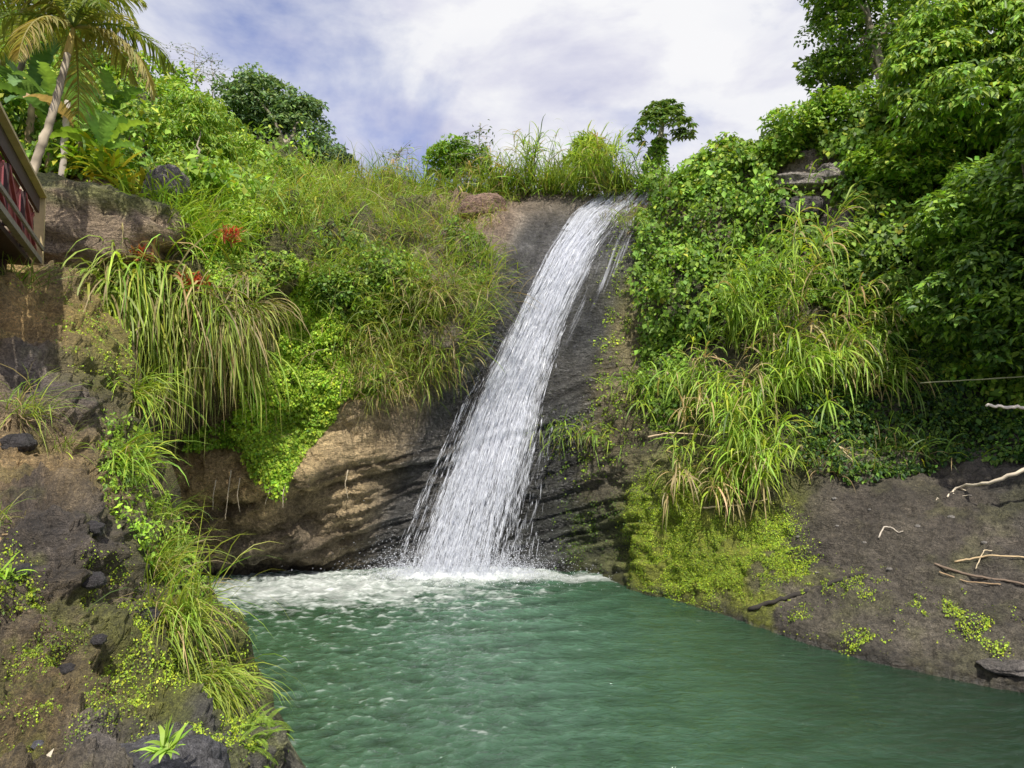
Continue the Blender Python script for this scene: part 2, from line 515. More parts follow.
cc = [(-100, 300, (.14, .1, .06)), (60, 230, (.30, .22, .14)), (110, 240, (.26, .19, .12)), (100, 200, (.24, .18, .1)), (180, 300, (.06, .07, .02)), (290, 400, (.12, .17, .02)), (180, 430, (.09, .08, .04)),
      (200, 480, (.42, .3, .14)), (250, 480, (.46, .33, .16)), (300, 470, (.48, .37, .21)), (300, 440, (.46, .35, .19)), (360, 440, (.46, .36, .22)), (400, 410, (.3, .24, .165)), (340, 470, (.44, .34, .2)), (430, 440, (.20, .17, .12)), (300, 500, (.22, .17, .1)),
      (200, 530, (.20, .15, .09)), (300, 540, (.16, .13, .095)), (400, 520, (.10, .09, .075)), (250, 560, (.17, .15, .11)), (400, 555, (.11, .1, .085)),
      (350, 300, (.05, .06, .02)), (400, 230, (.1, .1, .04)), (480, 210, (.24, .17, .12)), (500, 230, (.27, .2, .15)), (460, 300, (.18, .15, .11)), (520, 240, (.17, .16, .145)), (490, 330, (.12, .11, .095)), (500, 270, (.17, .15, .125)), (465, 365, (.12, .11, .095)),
      (440, 395, (.13, .115, .095)), (540, 300, (.14, .14, .14)), (580, 250, (.13, .13, .13)), (590, 330, (.085, .09, .085)), (560, 430, (.075, .08, .075)), (500, 500, (.06, .06, .055)), (540, 540, (.06, .07, .05)),
      (620, 290, (.15, .15, .05)), (625, 330, (.17, .15, .07)), (615, 390, (.14, .12, .07)), (600, 440, (.13, .11, .06)), (600, 480, (.11, .1, .07)), (580, 530, (.06, .075, .035)), (620, 540, (.07, .08, .03)),
      (660, 530, (.14, .17, .03)), (690, 560, (.15, .19, .03)), (680, 500, (.12, .14, .03)), (720, 580, (.14, .15, .045)), (760, 540, (.13, .13, .05)), (660, 190, (.26, .2, .15)), (690, 180, (.2, .16, .12)),
      (780, 620, (.15, .135, .115)), (820, 560, (.13, .115, .1)), (860, 510, (.12, .105, .09)), (900, 580, (.15, .135, .115)), (900, 640, (.17, .155, .13)), (980, 650, (.17, .155, .13)), (1000, 560, (.135, .12, .105)), (1024, 500, (.09, .085, .075)), (960, 520, (.12, .105, .09)),
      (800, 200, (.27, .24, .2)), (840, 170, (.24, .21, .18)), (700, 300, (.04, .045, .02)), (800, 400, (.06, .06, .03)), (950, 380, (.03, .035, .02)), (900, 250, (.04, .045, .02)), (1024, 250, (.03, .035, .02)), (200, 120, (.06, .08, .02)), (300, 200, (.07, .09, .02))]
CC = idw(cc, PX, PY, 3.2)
CC *= (1 - .38 * sstep(680, 800, PX) * sstep(460, 500, PY))[..., None] * np.array([1.06, 1.0, .87])  # right bank darkened in colour to stand in for shade; warmer tint overall
nz = fbm(cliff.P * 1.1 + 7, 4)[..., None]
CC = CC * (1 + .35 * nz)
mossn = sstep(.05, .5, fbm(cliff.P * .9 + 31, 4) + 1.3 * np.exp(-((PX - 700) / 65) ** 2 - ((PY - 550) / 48) ** 2)) * sstep(610, 650, PX) * sstep(460, 520, PY) * (1 - .85 * sstep(760, 840, PX))
CC = CC * (1 - mossn[..., None] * .85) + np.array([.22, .25, .02]) * mossn[..., None] * .85
CC *= (1 + wst * .75 * np.clip(band, -.9, .9))[..., None]
near = np.exp(-np.clip(np.maximum(fl - 18 - PX, PX - fr - 22), 0, None) ** 2 / (2 * 13.0 ** 2)) * sstep(195, 235, PY)
CC = CC * (1 - .8 * near[..., None]) + (CC.mean(-1, keepdims=True) * np.array([.50, .52, .55])) * .8 * near[..., None]
sflow = (PX - fl) / (fr - fl + 1)
CC *= (1 + chute * .45 * fbm(np.stack([sflow * 5, PY * .012, PY * 0], -1), 4))[..., None]
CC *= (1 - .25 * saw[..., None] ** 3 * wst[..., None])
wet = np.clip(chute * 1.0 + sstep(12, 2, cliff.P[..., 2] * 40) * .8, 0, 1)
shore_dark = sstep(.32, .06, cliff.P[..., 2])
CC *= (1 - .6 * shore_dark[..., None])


def extend(P, C, wetv):
    """carry the sheet down below the water and back over the plateau behind the skyline"""
    down = [P[0] + np.array([0, .1, -k]) for k in (1.6, .6)]
    back = []
    top = P[-1]
    for k, up in ((1.5, .1), (5, .4), (14, .2), (40, 2.0)):
        q = top.copy(); q[:, 1] += k; q[:, 2] += up * .3; back.append(q)
    P2 = np.concatenate([np.array(down), P, np.array(back)])
    C2 = np.concatenate([np.repeat(C[:1], 2, 0), C, np.repeat(C[-1:], 4, 0)])
    w2 = np.concatenate([np.repeat(wetv[:1], 2, 0), wetv, np.repeat(wetv[-1:], 4, 0)])
    return P2, C2, w2


EP, EC, EW = extend(cliff.P, CC, wet)
fy = np.concatenate([np.full((2, len(cx)), 800.0), PY, np.full((4, len(cx)), 0.0)])
fx = np.tile(cx, (len(fy), 1))
bank_mask = (fx[:-1, :-1] > 655) & (fy[:-1, :-1] > np.interp(fx[:-1, :-1], [655, 700, 760, 870, 960, 1100, 1290], [560, 520, 500, 486, 474, 470, 480]))
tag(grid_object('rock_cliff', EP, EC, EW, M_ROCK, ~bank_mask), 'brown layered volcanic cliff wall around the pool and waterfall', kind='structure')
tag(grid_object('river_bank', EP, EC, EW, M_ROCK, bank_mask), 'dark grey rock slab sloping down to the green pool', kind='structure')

# --- near left bank
BTOP = [(-260, 240), (0, 262), (60, 266), (95, 285), (120, 350), (140, 420), (155, 500), (170, 548), (200, 592), (235, 650), (258, 720), (268, 768), (285, 850), (300, 905)]
bctl = [(-260, 240, 12), (-260, 500, 6.5), (-260, 768, 3.4), (-260, 910, 2.6), (0, 910, 3.2), (150, 910, 4.0), (300, 905, 5.6), (0, 768, 4.6), (130, 768, 5.1), (220, 768, 5.9), (268, 768, 7.0), (0, 640, 5.9), (100, 640, 6.5),
        (170, 640, 7.5), (228, 640, 8.8), (0, 520, 7.0), (80, 500, 7.7), (125, 545, 8.2), (165, 560, 10.2), (150, 480, 12), (0, 430, 8.6), (60, 420, 9.4), (110, 430, 11), (100, 350, 12.3), (130, 400, 12.8), (0, 360, 9.6), (60, 318, 12.2),
        (0, 290, 11.8), (60, 266, 14), (0, 262, 13.2), (100, 300, 14.2), (45, 470, 8.3), (195, 700, 7.2), (70, 385, 10.2)]
bx_ = np.arange(-260, 301, 1.6)
bank = Sheet(bx_, BTOP, [(-260, 910), (300, 910)], 260, Depth(bctl))
B0 = bank.P
lump = ridged(B0 * 1.5 + 5, 5)
bank.displace(lump * .15 + terrace(B0 * 1.9 + 2, 4) * .22 + terrace(B0 * 5.1 + 8, 3) * .07 + fbm(B0 * 11, 4) * .028 + ridged(B0 * 19, 2) * .009 + fbm(B0 * 5, 4) * .045 + fbm(B0 * .7, 3) * .15 + ridged(B0 * 4.1, 3) * .03)
bc = [(30, 560, (.10, .085, .075)), (90, 530, (.085, .075, .07)), (30, 500, (.075, .062, .057)), (60, 540, (.08, .07, .065)), (60, 620, (.13, .10, .07)), (110, 610, (.14, .12, .09)), (50, 690, (.19, .14, .07)), (30, 740, (.20, .15, .07)), (110, 680, (.17, .14, .06)), (150, 700, (.15, .16, .03)),
      (180, 680, (.14, .19, .03)), (140, 640, (.13, .12, .05)), (90, 760, (.15, .14, .14)), (170, 760, (.13, .13, .135)), (210, 755, (.12, .12, .13)), (30, 455, (.36, .26, .13)), (100, 480, (.26, .2, .1)), (15, 470, (.4, .29, .15)), (60, 470, (.34, .25, .13)), (40, 390, (.16, .14, .14)), (20, 370, (.18, .16, .15)), (70, 410, (.15, .13, .12)),
      (40, 320, (.5, .34, .13)), (20, 300, (.5, .36, .15)), (10, 330, (.48, .33, .14)), (80, 330, (.36, .29, .09)), (100, 360, (.26, .24, .06)), (90, 380, (.14, .15, .04)), (130, 450, (.1, .11, .03)), (60, 285, (.26, .21, .1)), (160, 560, (.09, .12, .02)), (220, 650, (.08, .1, .02)), (0, 600, (.14, .115, .085))]
BC = idw(bc, bank.PX, bank.PY, 3.2) * np.array([1.25, 1.17, 1.0]) * (1 + .4 * fbm(bank.P * 2.2 + 3, 4)[..., None])
bm = sstep(.12, .55, fbm(bank.P * 1.6 + 21, 4) + .25 * sstep(80, 190, bank.PX) * sstep(560, 640, bank.PY)) * (1 - .5 * sstep(560, 500, bank.PY))
BC = BC * (1 - .65 * bm[..., None]) + np.array([.17, .19, .025]) * .65 * bm[..., None]
tp = bank.P[-1]
sk = []
for k in (1, 2, 3, 4, 5):
    q = tp.copy(); f = k / 5
    q[:, 0] += .22 * f + .1 * math.sin(k); q[:, 1] += .35 * f
    q[:, 2] = q[:, 2] * (1 - f ** 1.3) - .8 * f ** 1.3
    q += fbm(q * 2.2, 3)[:, None] * .12
    sk.append(q)
lo = []
for k in (3, 2, 1):
    q = bank.P[0].copy(); f = k / 3; q[:, 1] -= .5 * f; q[:, 2] = q[:, 2] * (1 - f) - .9 * f; lo.append(q + fbm(q * 2, 3)[:, None] * .1)
BP = np.concatenate([np.array(lo), bank.P, np.array(sk)]); BC2 = np.concatenate([np.repeat(BC[:1], 3, 0), BC, np.repeat(BC[-1:], 5, 0)])
tag(grid_object('rock_bank', BP, BC2, np.zeros(BP.shape[:2]) + .15, M_BANK), 'rough brown rock bank with moss in the near left corner', kind='structure')

# --- ground far below and behind
mb = MB(); g = np.array([[-600, -600, -1.7], [600, -600, -1.7], [600, 900, -1.7], [-600, 900, -1.7]], float)
mb.add(g, [np.array([[0, 1, 2, 3]])], (.07, .08, .04))
tag(mb.build('ground', M_ROCK), 'ground under the pool', kind='structure')

# ------------------------------------------------------------------ pool water
def water_material():
    m, nt, out = new_mat('pool_water'); L = nt.links
    tc = N(nt, 'ShaderNodeTexCoord')
    foam = N(nt, 'ShaderNodeAttribute', attribute_name='Wet')
    tint = N(nt, 'ShaderNodeAttribute', attribute_name='Col')
    mp = N(nt, 'ShaderNodeMapping'); mp.inputs['Scale'].default_value = (.7, 1.3, 1)
    L.new(tc.outputs['Object'], mp.inputs[0])
    nf = N(nt, 'ShaderNodeTexNoise', Scale=2.6, Detail=9.0, Roughness=.68, Distortion=.6); L.new(mp.outputs[0], nf.inputs['Vector'])
    ad = N(nt, 'ShaderNodeMath', operation='ADD'); L.new(nf.outputs['Fac'], ad.inputs[0]); L.new(foam.outputs['Fac'], ad.inputs[1])
    fr_ = ramp(nt, [(.82, g4(0)), (.98, g4(.55)), (1.0, g4(.6))]); 
    mr = N(nt, 'ShaderNodeMapRange'); mr.inputs['From Min'].default_value = .68; mr.inputs['From Max'].default_value = 1.3
    mr.inputs['To Max'].default_value = .95
    L.new(ad.outputs[0], mr.inputs['Value'])
    n1 = N(nt, 'ShaderNodeTexNoise', Scale=5.0, Detail=6.0, Roughness=.6, Distortion=.4); L.new(mp.outputs[0], n1.inputs['Vector'])
    n2 = N(nt, 'ShaderNodeTexNoise', Scale=1.1, Detail=3.0); L.new(mp.outputs[0], n2.inputs['Vector'])
    sm = N(nt, 'ShaderNodeMath', operation='MULTIPLY_ADD'); sm.inputs[1].default_value = 1.2
    L.new(n2.outputs['Fac'], sm.inputs[0]); L.new(n1.outputs['Fac'], sm.inputs[2])
    b = N(nt, 'ShaderNodeBump', Strength=.7, Distance=.14); L.new(sm.outputs[0], b.inputs['Height'])
    p = N(nt, 'ShaderNodeBsdfPrincipled', Roughness=.06, IOR=1.5)
    mx = N(nt, 'ShaderNodeMix', data_type='RGBA', blend_type='MULTIPLY'); mx.inputs['Factor'].default_value = 1
    r = ramp(nt, [(.3, (.75, .8, .7, 1)), (.7, (1.2, 1.15, 1.2, 1))]); L.new(n2.outputs['Fac'], r.inputs[0])
    L.new(tint.outputs['Color'], mx.inputs[6]); L.new(r.outputs[0], mx.inputs[7])
    L.new(mx.outputs[2], p.inputs['Base Color']); L.new(b.outputs[0], p.inputs['Normal'])
    fo = N(nt, 'ShaderNodeBsdfPrincipled', Roughness=.6); fo.inputs['Base Color'].default_value = (.82, .85, .81, 1)
    b2 = N(nt, 'ShaderNodeBump', Strength=.5, Distance=.08); L.new(nf.outputs['Fac'], b2.inputs['Height']); L.new(b2.outputs[0], fo.inputs['Normal'])
    ms = N(nt, 'ShaderNodeMixShader'); L.new(mr.outputs[0], ms.inputs[0]); L.new(p.outputs[0], ms.inputs[1]); L.new(fo.outputs[0], ms.inputs[2])
    L.new(ms.outputs[0], out.inputs[0])
    return m


BASE = np.array([-1.3, 18.45])
gx = np.arange(-11, 14, .045); gy = np.arange(3.5, 21.0, .045)
X, Y = np.meshgrid(gx, gy)
Q = np.stack([X, Y, X * 0], -1)
r_ = np.hypot((X - BASE[0]) / 1.3, Y - BASE[1])
turb = np.exp(-r_ / 6.0)
chop = (.16 + .84 * sstep(4.0, -2.5, X)) * (.6 + .4 * turb)
Z = .02 * fbm(np.stack([X * .9, Y * 1.3, X * 0 + 3], -1), 3)
w_ = np.stack([X * 1.6 + .5 * perlin(Q * .9), Y * 3.1 + .5 * perlin(Q * .9 + 8), X * 0 + 5], -1)
rip = ridged(w_, 3) - .3
Z += .09 * chop * rip + .034 * chop * fbm(np.stack([X * 7, Y * 9, X * 0], -1), 2)
ph = r_ * 7.5 + 2.2 * fbm(np.stack([X * .5, Y * .5, X * 0 + 9], -1), 2)
Z += .02 * np.sin(ph) * sstep(13, 4, r_) * sstep(.5, 2, r_) * sstep(-2.5, .5, X) * sstep(4.5, 2.0, X)
Z += .13 * np.exp(-(((X + 1.2) / 2.2) ** 2 + ((Y - 18.5) / .7) ** 2)) * (1 + 1.3 * fbm(Q * 3.5, 4)) + .05 * np.exp(-(((X + 4.2) / 3.2) ** 2 + ((Y - 17.6) / 1.2) ** 2)) * fbm(Q * 3.2 + 4, 4)
foam = .46 * np.exp(-np.clip(((X + 4.8) / 4.0) ** 2 + ((Y - 17.2) / 2.3) ** 2, 0, 30) ** .9)
foam = np.maximum(foam, .85 * np.exp(-(((X + 1.25) / 2.3) ** 2 + ((Y - 18.45) / .75) ** 2) ** 1.5))
foam = np.maximum(foam, .42 * np.exp(-(((X - 1.6) / 2.2) ** 2 + ((Y - 18.2) / .5) ** 2)))
foam += .1 * sstep(.4, 1.0, turb) + .36 * chop * sstep(.28, .52, rip)  # froth near the fall; white on ripple crests stands in for sky reflection
TC = np.zeros(Q.shape) + np.array([.023, .064, .031])
lf = sstep(2, -7, X)[..., None] * sstep(19, 10, Y)[..., None]
TC = TC * (1 - lf) + np.array([.030, .068, .023]) * lf
milky = 1.3 * np.exp(-(((X + .3) / 3.2) ** 2 + ((Y - 13.0) / 5.0) ** 2))[..., None]
TC = TC * (1 - .5 * milky) + np.array([.06, .13, .08]) * .5 * milky
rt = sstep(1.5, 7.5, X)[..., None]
TC = TC * (1 - .62 * rt)  # shade on the right of the pool, put into the water colour
TC *= np.clip(1 + 1.5 * chop * (rip - .18) + .5 * chop * np.sin(ph) * sstep(13, 4, r_) * sstep(-2.5, .5, X) * sstep(4.5, 2.0, X), .45, 2.2)[..., None]  # crests lighter, troughs darker: reflections painted into the water colour
TC += np.array([.05, .06, .055]) * (chop * sstep(.3, .55, rip))[..., None]  # whitish glints painted on the highest ripples
Q[..., 2] = Z
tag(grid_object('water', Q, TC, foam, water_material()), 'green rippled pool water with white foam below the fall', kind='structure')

# ------------------------------------------------------------------ waterfall
def fall_material():
    m, nt, out = new_mat('falling_water'); L = nt.links
    uv = N(nt, 'ShaderNodeUVMap')
    den = N(nt, 'ShaderNodeAttribute', attribute_name='Col')
    mp = N(nt, 'ShaderNodeMapping'); mp.inputs['Scale'].default_value = (30, .75, 1); L.new(uv.outputs[0], mp.inputs[0])
    n1 = N(nt, 'ShaderNodeTexNoise', Scale=1.0, Detail=6.0, Roughness=.7, Distortion=.3); L.new(mp.outputs[0], n1.inputs['Vector'])
    mp2 = N(nt, 'ShaderNodeMapping'); mp2.inputs['Scale'].default_value = (110, 7, 1); L.new(uv.outputs[0], mp2.inputs[0])
    n2 = N(nt, 'ShaderNodeTexNoise', Scale=1.0, Detail=4.0, Roughness=.8); L.new(mp2.outputs[0], n2.inputs['Vector'])
    st_ = N(nt, 'ShaderNodeMapRange'); st_.inputs['From Min'].default_value = .28; st_.inputs['From Max'].default_value = .72; st_.inputs['To Min'].default_value = .1; st_.inputs['To Max'].default_value = .9
    L.new(n1.outputs['Fac'], st_.inputs['Value'])
    a = N(nt, 'ShaderNodeMath', operation='MULTIPLY_ADD'); a.inputs[1].default_value = .75
    L.new(n2.outputs['Fac'], a.inputs[0]); L.new(st_.outputs[0], a.inputs[2])
    mp3 = N(nt, 'ShaderNodeMapping'); mp3.inputs['Scale'].default_value = (7, 1.5, 1); L.new(uv.outputs[0], mp3.inputs[0])
    n3 = N(nt, 'ShaderNodeTexNoise', Scale=1.0, Detail=3.0, Distortion=.5); L.new(mp3.outputs[0], n3.inputs['Vector'])
    a0 = N(nt, 'ShaderNodeMath', operation='MULTIPLY_ADD'); a0.inputs[1].default_value = .9; a0.inputs[2].default_value = -.45; L.new(n3.outputs['Fac'], a0.inputs[0])
    a1 = N(nt, 'ShaderNodeMath', operation='ADD'); L.new(a.outputs[0], a1.inputs[0]); L.new(a0.outputs[0], a1.inputs[1]); a = a1
    a2 = N(nt, 'ShaderNodeMath', operation='ADD'); L.new(a.outputs[0], a2.inputs[0]); L.new(den.outputs['Fac'], a2.inputs[1])
    mr = N(nt, 'ShaderNodeMapRange', interpolation_type='SMOOTHSTEP'); mr.inputs['From Min'].default_value = 1.0; mr.inputs['From Max'].default_value = 1.62
    L.new(a2.outputs[0], mr.inputs['Value'])
    p = N(nt, 'ShaderNodeBsdfPrincipled', Roughness=.35); p.inputs['Base Color'].default_value = (.86, .88, .94, 1)
    b = N(nt, 'ShaderNodeBump', Strength=.9, Distance=.08); L.new(a.outputs[0], b.inputs['Height']); L.new(b.outputs[0], p.inputs['Normal'])
    t = N(nt, 'ShaderNodeBsdfTranslucent'); t.inputs['Color'].default_value = (.8, .82, .88, 1)
    w = N(nt, 'ShaderNodeMixShader'); w.inputs[0].default_value = .25; L.new(p.outputs[0], w.inputs[1]); L.new(t.outputs[0], w.inputs[2])
    tr = N(nt, 'ShaderNodeBsdfTransparent')
    ms = N(nt, 'ShaderNodeMixShader'); L.new(mr.outputs[0], ms.inputs[0]); L.new(tr.outputs[0], ms.inputs[1]); L.new(w.outputs[0], ms.inputs[2])
    L.new(ms.outputs[0], out.inputs[0])
    return m


def drop_material():
    m, nt, out = new_mat('spray_drops')
    p = N(nt, 'ShaderNodeBsdfPrincipled', Roughness=.3); p.inputs['Base Color'].default_value = (.9, .92, .97, 1)
    t = N(nt, 'ShaderNodeBsdfTranslucent'); t.inputs['Color'].default_value = (.8, .82, .88, 1)
    w = N(nt, 'ShaderNodeMixShader'); w.inputs[0].default_value = .3
    nt.links.new(p.outputs[0], w.inputs[1]); nt.links.new(t.outputs[0], w.inputs[2]); nt.links.new(w.outputs[0], out.inputs[0])
    return m


def fall_point(s, py, off=.12, edges=FALL):
    """a point of the water sheet: s across (0..1), py along"""
    l = np.interp(py, edges[:, 0], edges[:, 1]); r = np.interp(py, edges[:, 0], edges[:, 2])
    px = l + (r - l) * s
    yy = np.clip(py, 187, 567)
    P, Nv = cliff.look(np.stack([px, yy], -1))
    D = P[:, 1] + Nv[:, 1] * off
    free = sstep(400, 470, py)
    Dl = 20.05 + (np.clip(py, 400, 580) - 400) / 172 * (18.55 - 20.05) - .15
    D = D * (1 - free) + np.minimum(D, Dl) * free
    return at(px, py, D)


def water_sheet(edges, off, dens, py0, py1, cols=40, rows=150):
    py = np.linspace(py0, py1, rows); s = np.linspace(0, 1, cols)
    S, PYs = np.meshgrid(s, py)
    P = fall_point(S.ravel(), PYs.ravel(), off, edges).reshape(rows, cols, 3)
    P[..., 1] += fbm(np.stack([S * 9, PYs * .03, S * 0 + off * 50], -1), 3) * .06
    d = dens(S, PYs)
    return P, d, S, PYs


M_FALL = fall_material(); M_DROP = drop_material()
fallroot = thing('waterfall', 'tall white waterfall sliding down the rock chute into the pool', 'waterfall', tuple(at(np.array(575.), np.array(390.), np.array(20.5))))


def core(S, Y_):
    c = np.interp(Y_, [190, 220, 300, 400, 480, 575], [.35, .36, .52, .5, .47, .47]); wd = np.interp(Y_, [190, 230, 300, 400, 500, 575], [.85, .42, .38, .46, .62, .72])
    e = np.exp(-((S - c) / wd) ** 2)
    edge = sstep(0, .22, S) * sstep(1, .8, S)
    return (.02 + .6 * e) * edge - .35 * (1 - edge) - .14 * sstep(420, 560, Y_) - .34 * sstep(440, 550, Y_) * sstep(.35, .7, S)


EDG2 = np.array([(186, 628, 664), (200, 618, 660), (240, 598, 636), (290, 580, 608), (330, 565, 592), (380, 552, 578), (420, 545, 575), (500, 535, 565), (575, 525, 555)], float)
sheets = [(FALL + np.array([0, -16, 12]), .05, lambda S, Y_: .1 * sstep(0, .3, S) * sstep(1, .75, S) - .05 + .06 * sstep(380, 480, Y_) - .5 * (1 - sstep(0, .12, S) * sstep(1, .88, S)), 188, 573, 56), (FALL, .10, core, 186, 574, 48), (FALL + np.array([0, 6, -8]), .24, lambda S, Y_: core(S, Y_) - .14, 205, 573, 44),
          (EDG2, .07, lambda S, Y_: (.08 + .2 * np.exp(-((S - .75) / .3) ** 2) * sstep(330, 270, Y_) + .2 * sstep(250, 195, Y_) - .3 * sstep(290, 400, Y_)) * 1.0 - .4 * (1 - sstep(0, .15, S) * sstep(1, .85, S)), 187, 540, 16),
          (np.array([(200, 560, 590), (250, 520, 560), (300, 497, 535), (400, 450, 490), (480, 425, 455), (575, 395, 420)], float), .06, lambda S, Y_: -.12 + .1 * S - .4 * (1 - sstep(0, .3, S)), 205, 470, 20)]
for k, (ed, off, dn, a0, a1, nc) in enumerate(sheets):
    P, d, S, Ys = water_sheet(ed, off, dn, a0, a1, nc)
    r, c = P.shape[:2]
    i = np.arange(r - 1)[:, None] * c + np.arange(c - 1)[None]
    q = np.stack([i, i + 1, i + c + 1, i + c], -1).reshape(-1, 4)
    mb = MB(); mb.add(P.reshape(-1, 3), [q], np.repeat(d.reshape(-1, 1), 3, 1))
    org = ORG[fallroot.name]
    me = mb.mesh('water_sheet', org)
    # density may be negative: store it unclipped
    me.color_attributes['Col'].data.foreach_set('color', np.concatenate([np.repeat(d.reshape(-1, 1), 3, 1), np.ones((d.size, 1))], 1).astype(np.float32).ravel())
    uvl = me.uv_layers.new(name='UVMap')
    li = np.zeros(len(me.loops), np.int32); me.loops.foreach_get('vertex_index', li)
    wpx = np.interp(Ys, ed[:, 0], ed[:, 2] - ed[:, 1])
    U = np.stack([(S * wpx / 90 + k * 3.7).ravel(), ((Ys - 190) / 380 * 5).ravel()], -1)
    uvl.data.foreach_set('uv', U[li].astype(np.float32).ravel())
    me.materials.append(M_FALL)
    o = bpy.data.objects.new('water_sheet', me); COL.objects.link(o); o.parent = fallroot


def drops(mb, P, T, L, Wd):
    n = len(P); T = nrm(T); a = nrm(np.cross(T, rv(n))); b = np.cross(T, a)
    L = L[:, None] * .5; Wd = Wd[:, None] * .5
    V = np.stack([P - T * L, P + a * Wd, P - a * Wd * .5 + b * Wd * .87, P - a * Wd * .5 - b * Wd * .87, P + T * L], 1)
    b0 = (np.arange(n) * 5)[:, None]
    f = np.concatenate([b0 + np.array([t]) for t in ([0, 2, 1], [0, 3, 2], [0, 1, 3], [4, 1, 2], [4, 2, 3], [4, 3, 1])])
    mb.add(V.reshape(-1, 3), [f], (.8, .8, .8))


mb = MB()
NT = 260
ts = rng.normal(.46, .30, NT); tw = .003 + .014 * rng.random(NT) ** 2; twt = rng.exponential(1.0, NT) + .1
n = 34000
k = rng.choice(NT, n, p=twt / twt.sum())
py = 192 + 384 * rng.random(n) ** .7
wob = .02 * np.sin(py * .03 + k * 1.7) + .012 * np.sin(py * .09 + k)
s = ts[k] + wob * sstep(200, 300, py) + rng.normal(size=n) * tw[k] * (1 + 1.2 * sstep(420, 560, py))
pulse = fbm(np.stack([k * 3.1, py * .05, py * 0], -1), 2)
keep = (core(np.clip(s, 0, 1), py) + .3 * pulse + rng.random(n) * .5) > .5
keep |= (rng.random(n) < .2 * sstep(340, 480, py) * np.where((s < 0) | (s > 1), .35, 1))
keep &= (s > -.03) & (s < 1.03)
s, py = s[keep], py[keep]; n = len(s)
off = .12 + np.abs(rng.normal(0, .08, n)) * (1 + sstep(380, 560, py))
P = fall_point(s, py, 0.1) - np.array([0, 1.0, 0]) * off[:, None]
T = fall_point(s, py + 4, 0.1) - fall_point(s, py, 0.1)
sp = sstep(250, 560, py)
drops(mb, P, T + rng.normal(size=(n, 3)) * .006, .12 + rng.random(n) ** 2 * (.75 - .35 * sp), .004 + rng.random(n) ** 3 * .014)
o = part(mb, 'falling_drops', M_DROP, fallroot, False); o['kind'] = 'stuff'
# splash where the fall meets the pool
mb = MB(); n = 26000
sx = rng.random(n); base = fall_point(sx, np.full(n, 574.0), .1)
h = rng.exponential(.2, n); ang = rng.random(n) * 2 * np.pi; rr = rng.exponential(.30, n) + h * .3
P = base + np.stack([np.cos(ang) * rr * 1.5, -np.abs(np.sin(ang)) * rr, h], -1); P[:, 2] = .02 + h
drops(mb, P, rv(n), .01 + rng.random(n) ** 3 * .05, .006 + rng.random(n) ** 3 * .022)
o = part(mb, 'splash', M_DROP, fallroot, False); o['kind'] = 'stuff'

# ------------------------------------------------------------------ vegetation helpers
G_MID = np.array([.13, .235, .02]); G_BRT = np.array([.22, .37, .028]); G_DRY = np.array([.36, .28, .12]); G_DARK = np.array([.045, .095, .015])
G_YEL = np.array([.30, .385, .03])


def pick(n, pal, wts):
    pal = np.array(pal); w = np.array(wts, float); w /= w.sum()
    return pal[rng.choice(len(pal), n, p=w)]


def tuft(mb, c, nv, nb, L, Wd, droop, pal, wts, spread=.15, lean=(0, 0, 0), up=.8, rnd=.6, segs=5, tipdry=.25):
    """one fan of arching blades"""
    c = np.asarray(c, float)
    b = c + rng.normal(size=(nb, 3)) * spread * 1.35 * np.array([1, 1, .35])
    d = nrm(np.asarray(nv) * .7 + np.array([0, 0, up]) + rng.normal(size=(nb, 3)) * rnd + np.asarray(lean))
    col = vary(pick(nb, pal, wts), nb, .22, .1)
    tip = col * (1 - tipdry) + G_DRY * tipdry * rng.random((nb, 1)) * 1.6 + col * .1
    nb_ = rng.random(nb) < tipdry * .35; tip[nb_] = G_DRY * .8; col = col.copy(); col[nb_] = G_DRY * .6
    blades(mb, b, d, L * (.35 + .85 * rng.random(nb)), Wd * (.5 + .8 * rng.random(nb)), droop * (.6 + .8 * rng.random(nb)), col * .55, tip, segs)  # blade bases darker: dead sheaths, plus shade painted in for depth


def clump_leaves(mb, c, rad, n, L, Wd, pal, wts, squash=.75, outward=.8, upness=.6, droop=.35, fine=False, shade=.0):
    """leaves over a rounded spray: dense towards its skin, gaps left between sprays"""
    d = rv(n); d[:, 2] = np.abs(d[:, 2]) * .9 - .25 * rng.random(n); d = nrm(d)
    r = rad * (.55 + .5 * rng.random(n) ** .6)
    p = np.asarray(c) + d * r[:, None] * np.array([1, 1, squash])
    up = nrm(d * outward + np.array([0, 0, upness]) + rng.normal(size=(n, 3)) * .45)
    al = nrm(np.cross(up, rv(n)) + d * .6 + np.array([0, 0, -droop]))
    col = vary(pick(n, pal, wts), n, .25, .1)
    leaves(mb, p, al, up, L * (.6 + .7 * rng.random(n)), Wd * (.6 + .7 * rng.random(n)), col, fine)


# ------------------------------------------------------------------ stuff: grass, ground cover, vines, moss
PAL = [G_MID, G_BRT, G_YEL, G_DRY, G_DARK]


def grass_stuff(name, label, polys, sheet=cliff):
    mb = MB()
    for poly, nt_, nb, L, Wd, droop, wts, kw in polys:
        q = sample_poly(poly, nt_); P, Nv = sheet.look(q)
        hue = fbm(P * .7 + 13, 3)
        for i in range(nt_):
            w = np.array(wts, float); w[3] *= (1 + 2.5 * max(0, hue[i])); w[1] *= (1 + 2 * max(0, -hue[i]))
            tuft(mb, P[i], Nv[i], nb, L * (.7 + .6 * rng.random()), Wd, droop, PAL, w, **kw)
    o = mb.build(name, M_GRASS); tag(o, label, 'grass', kind='stuff')
    return o


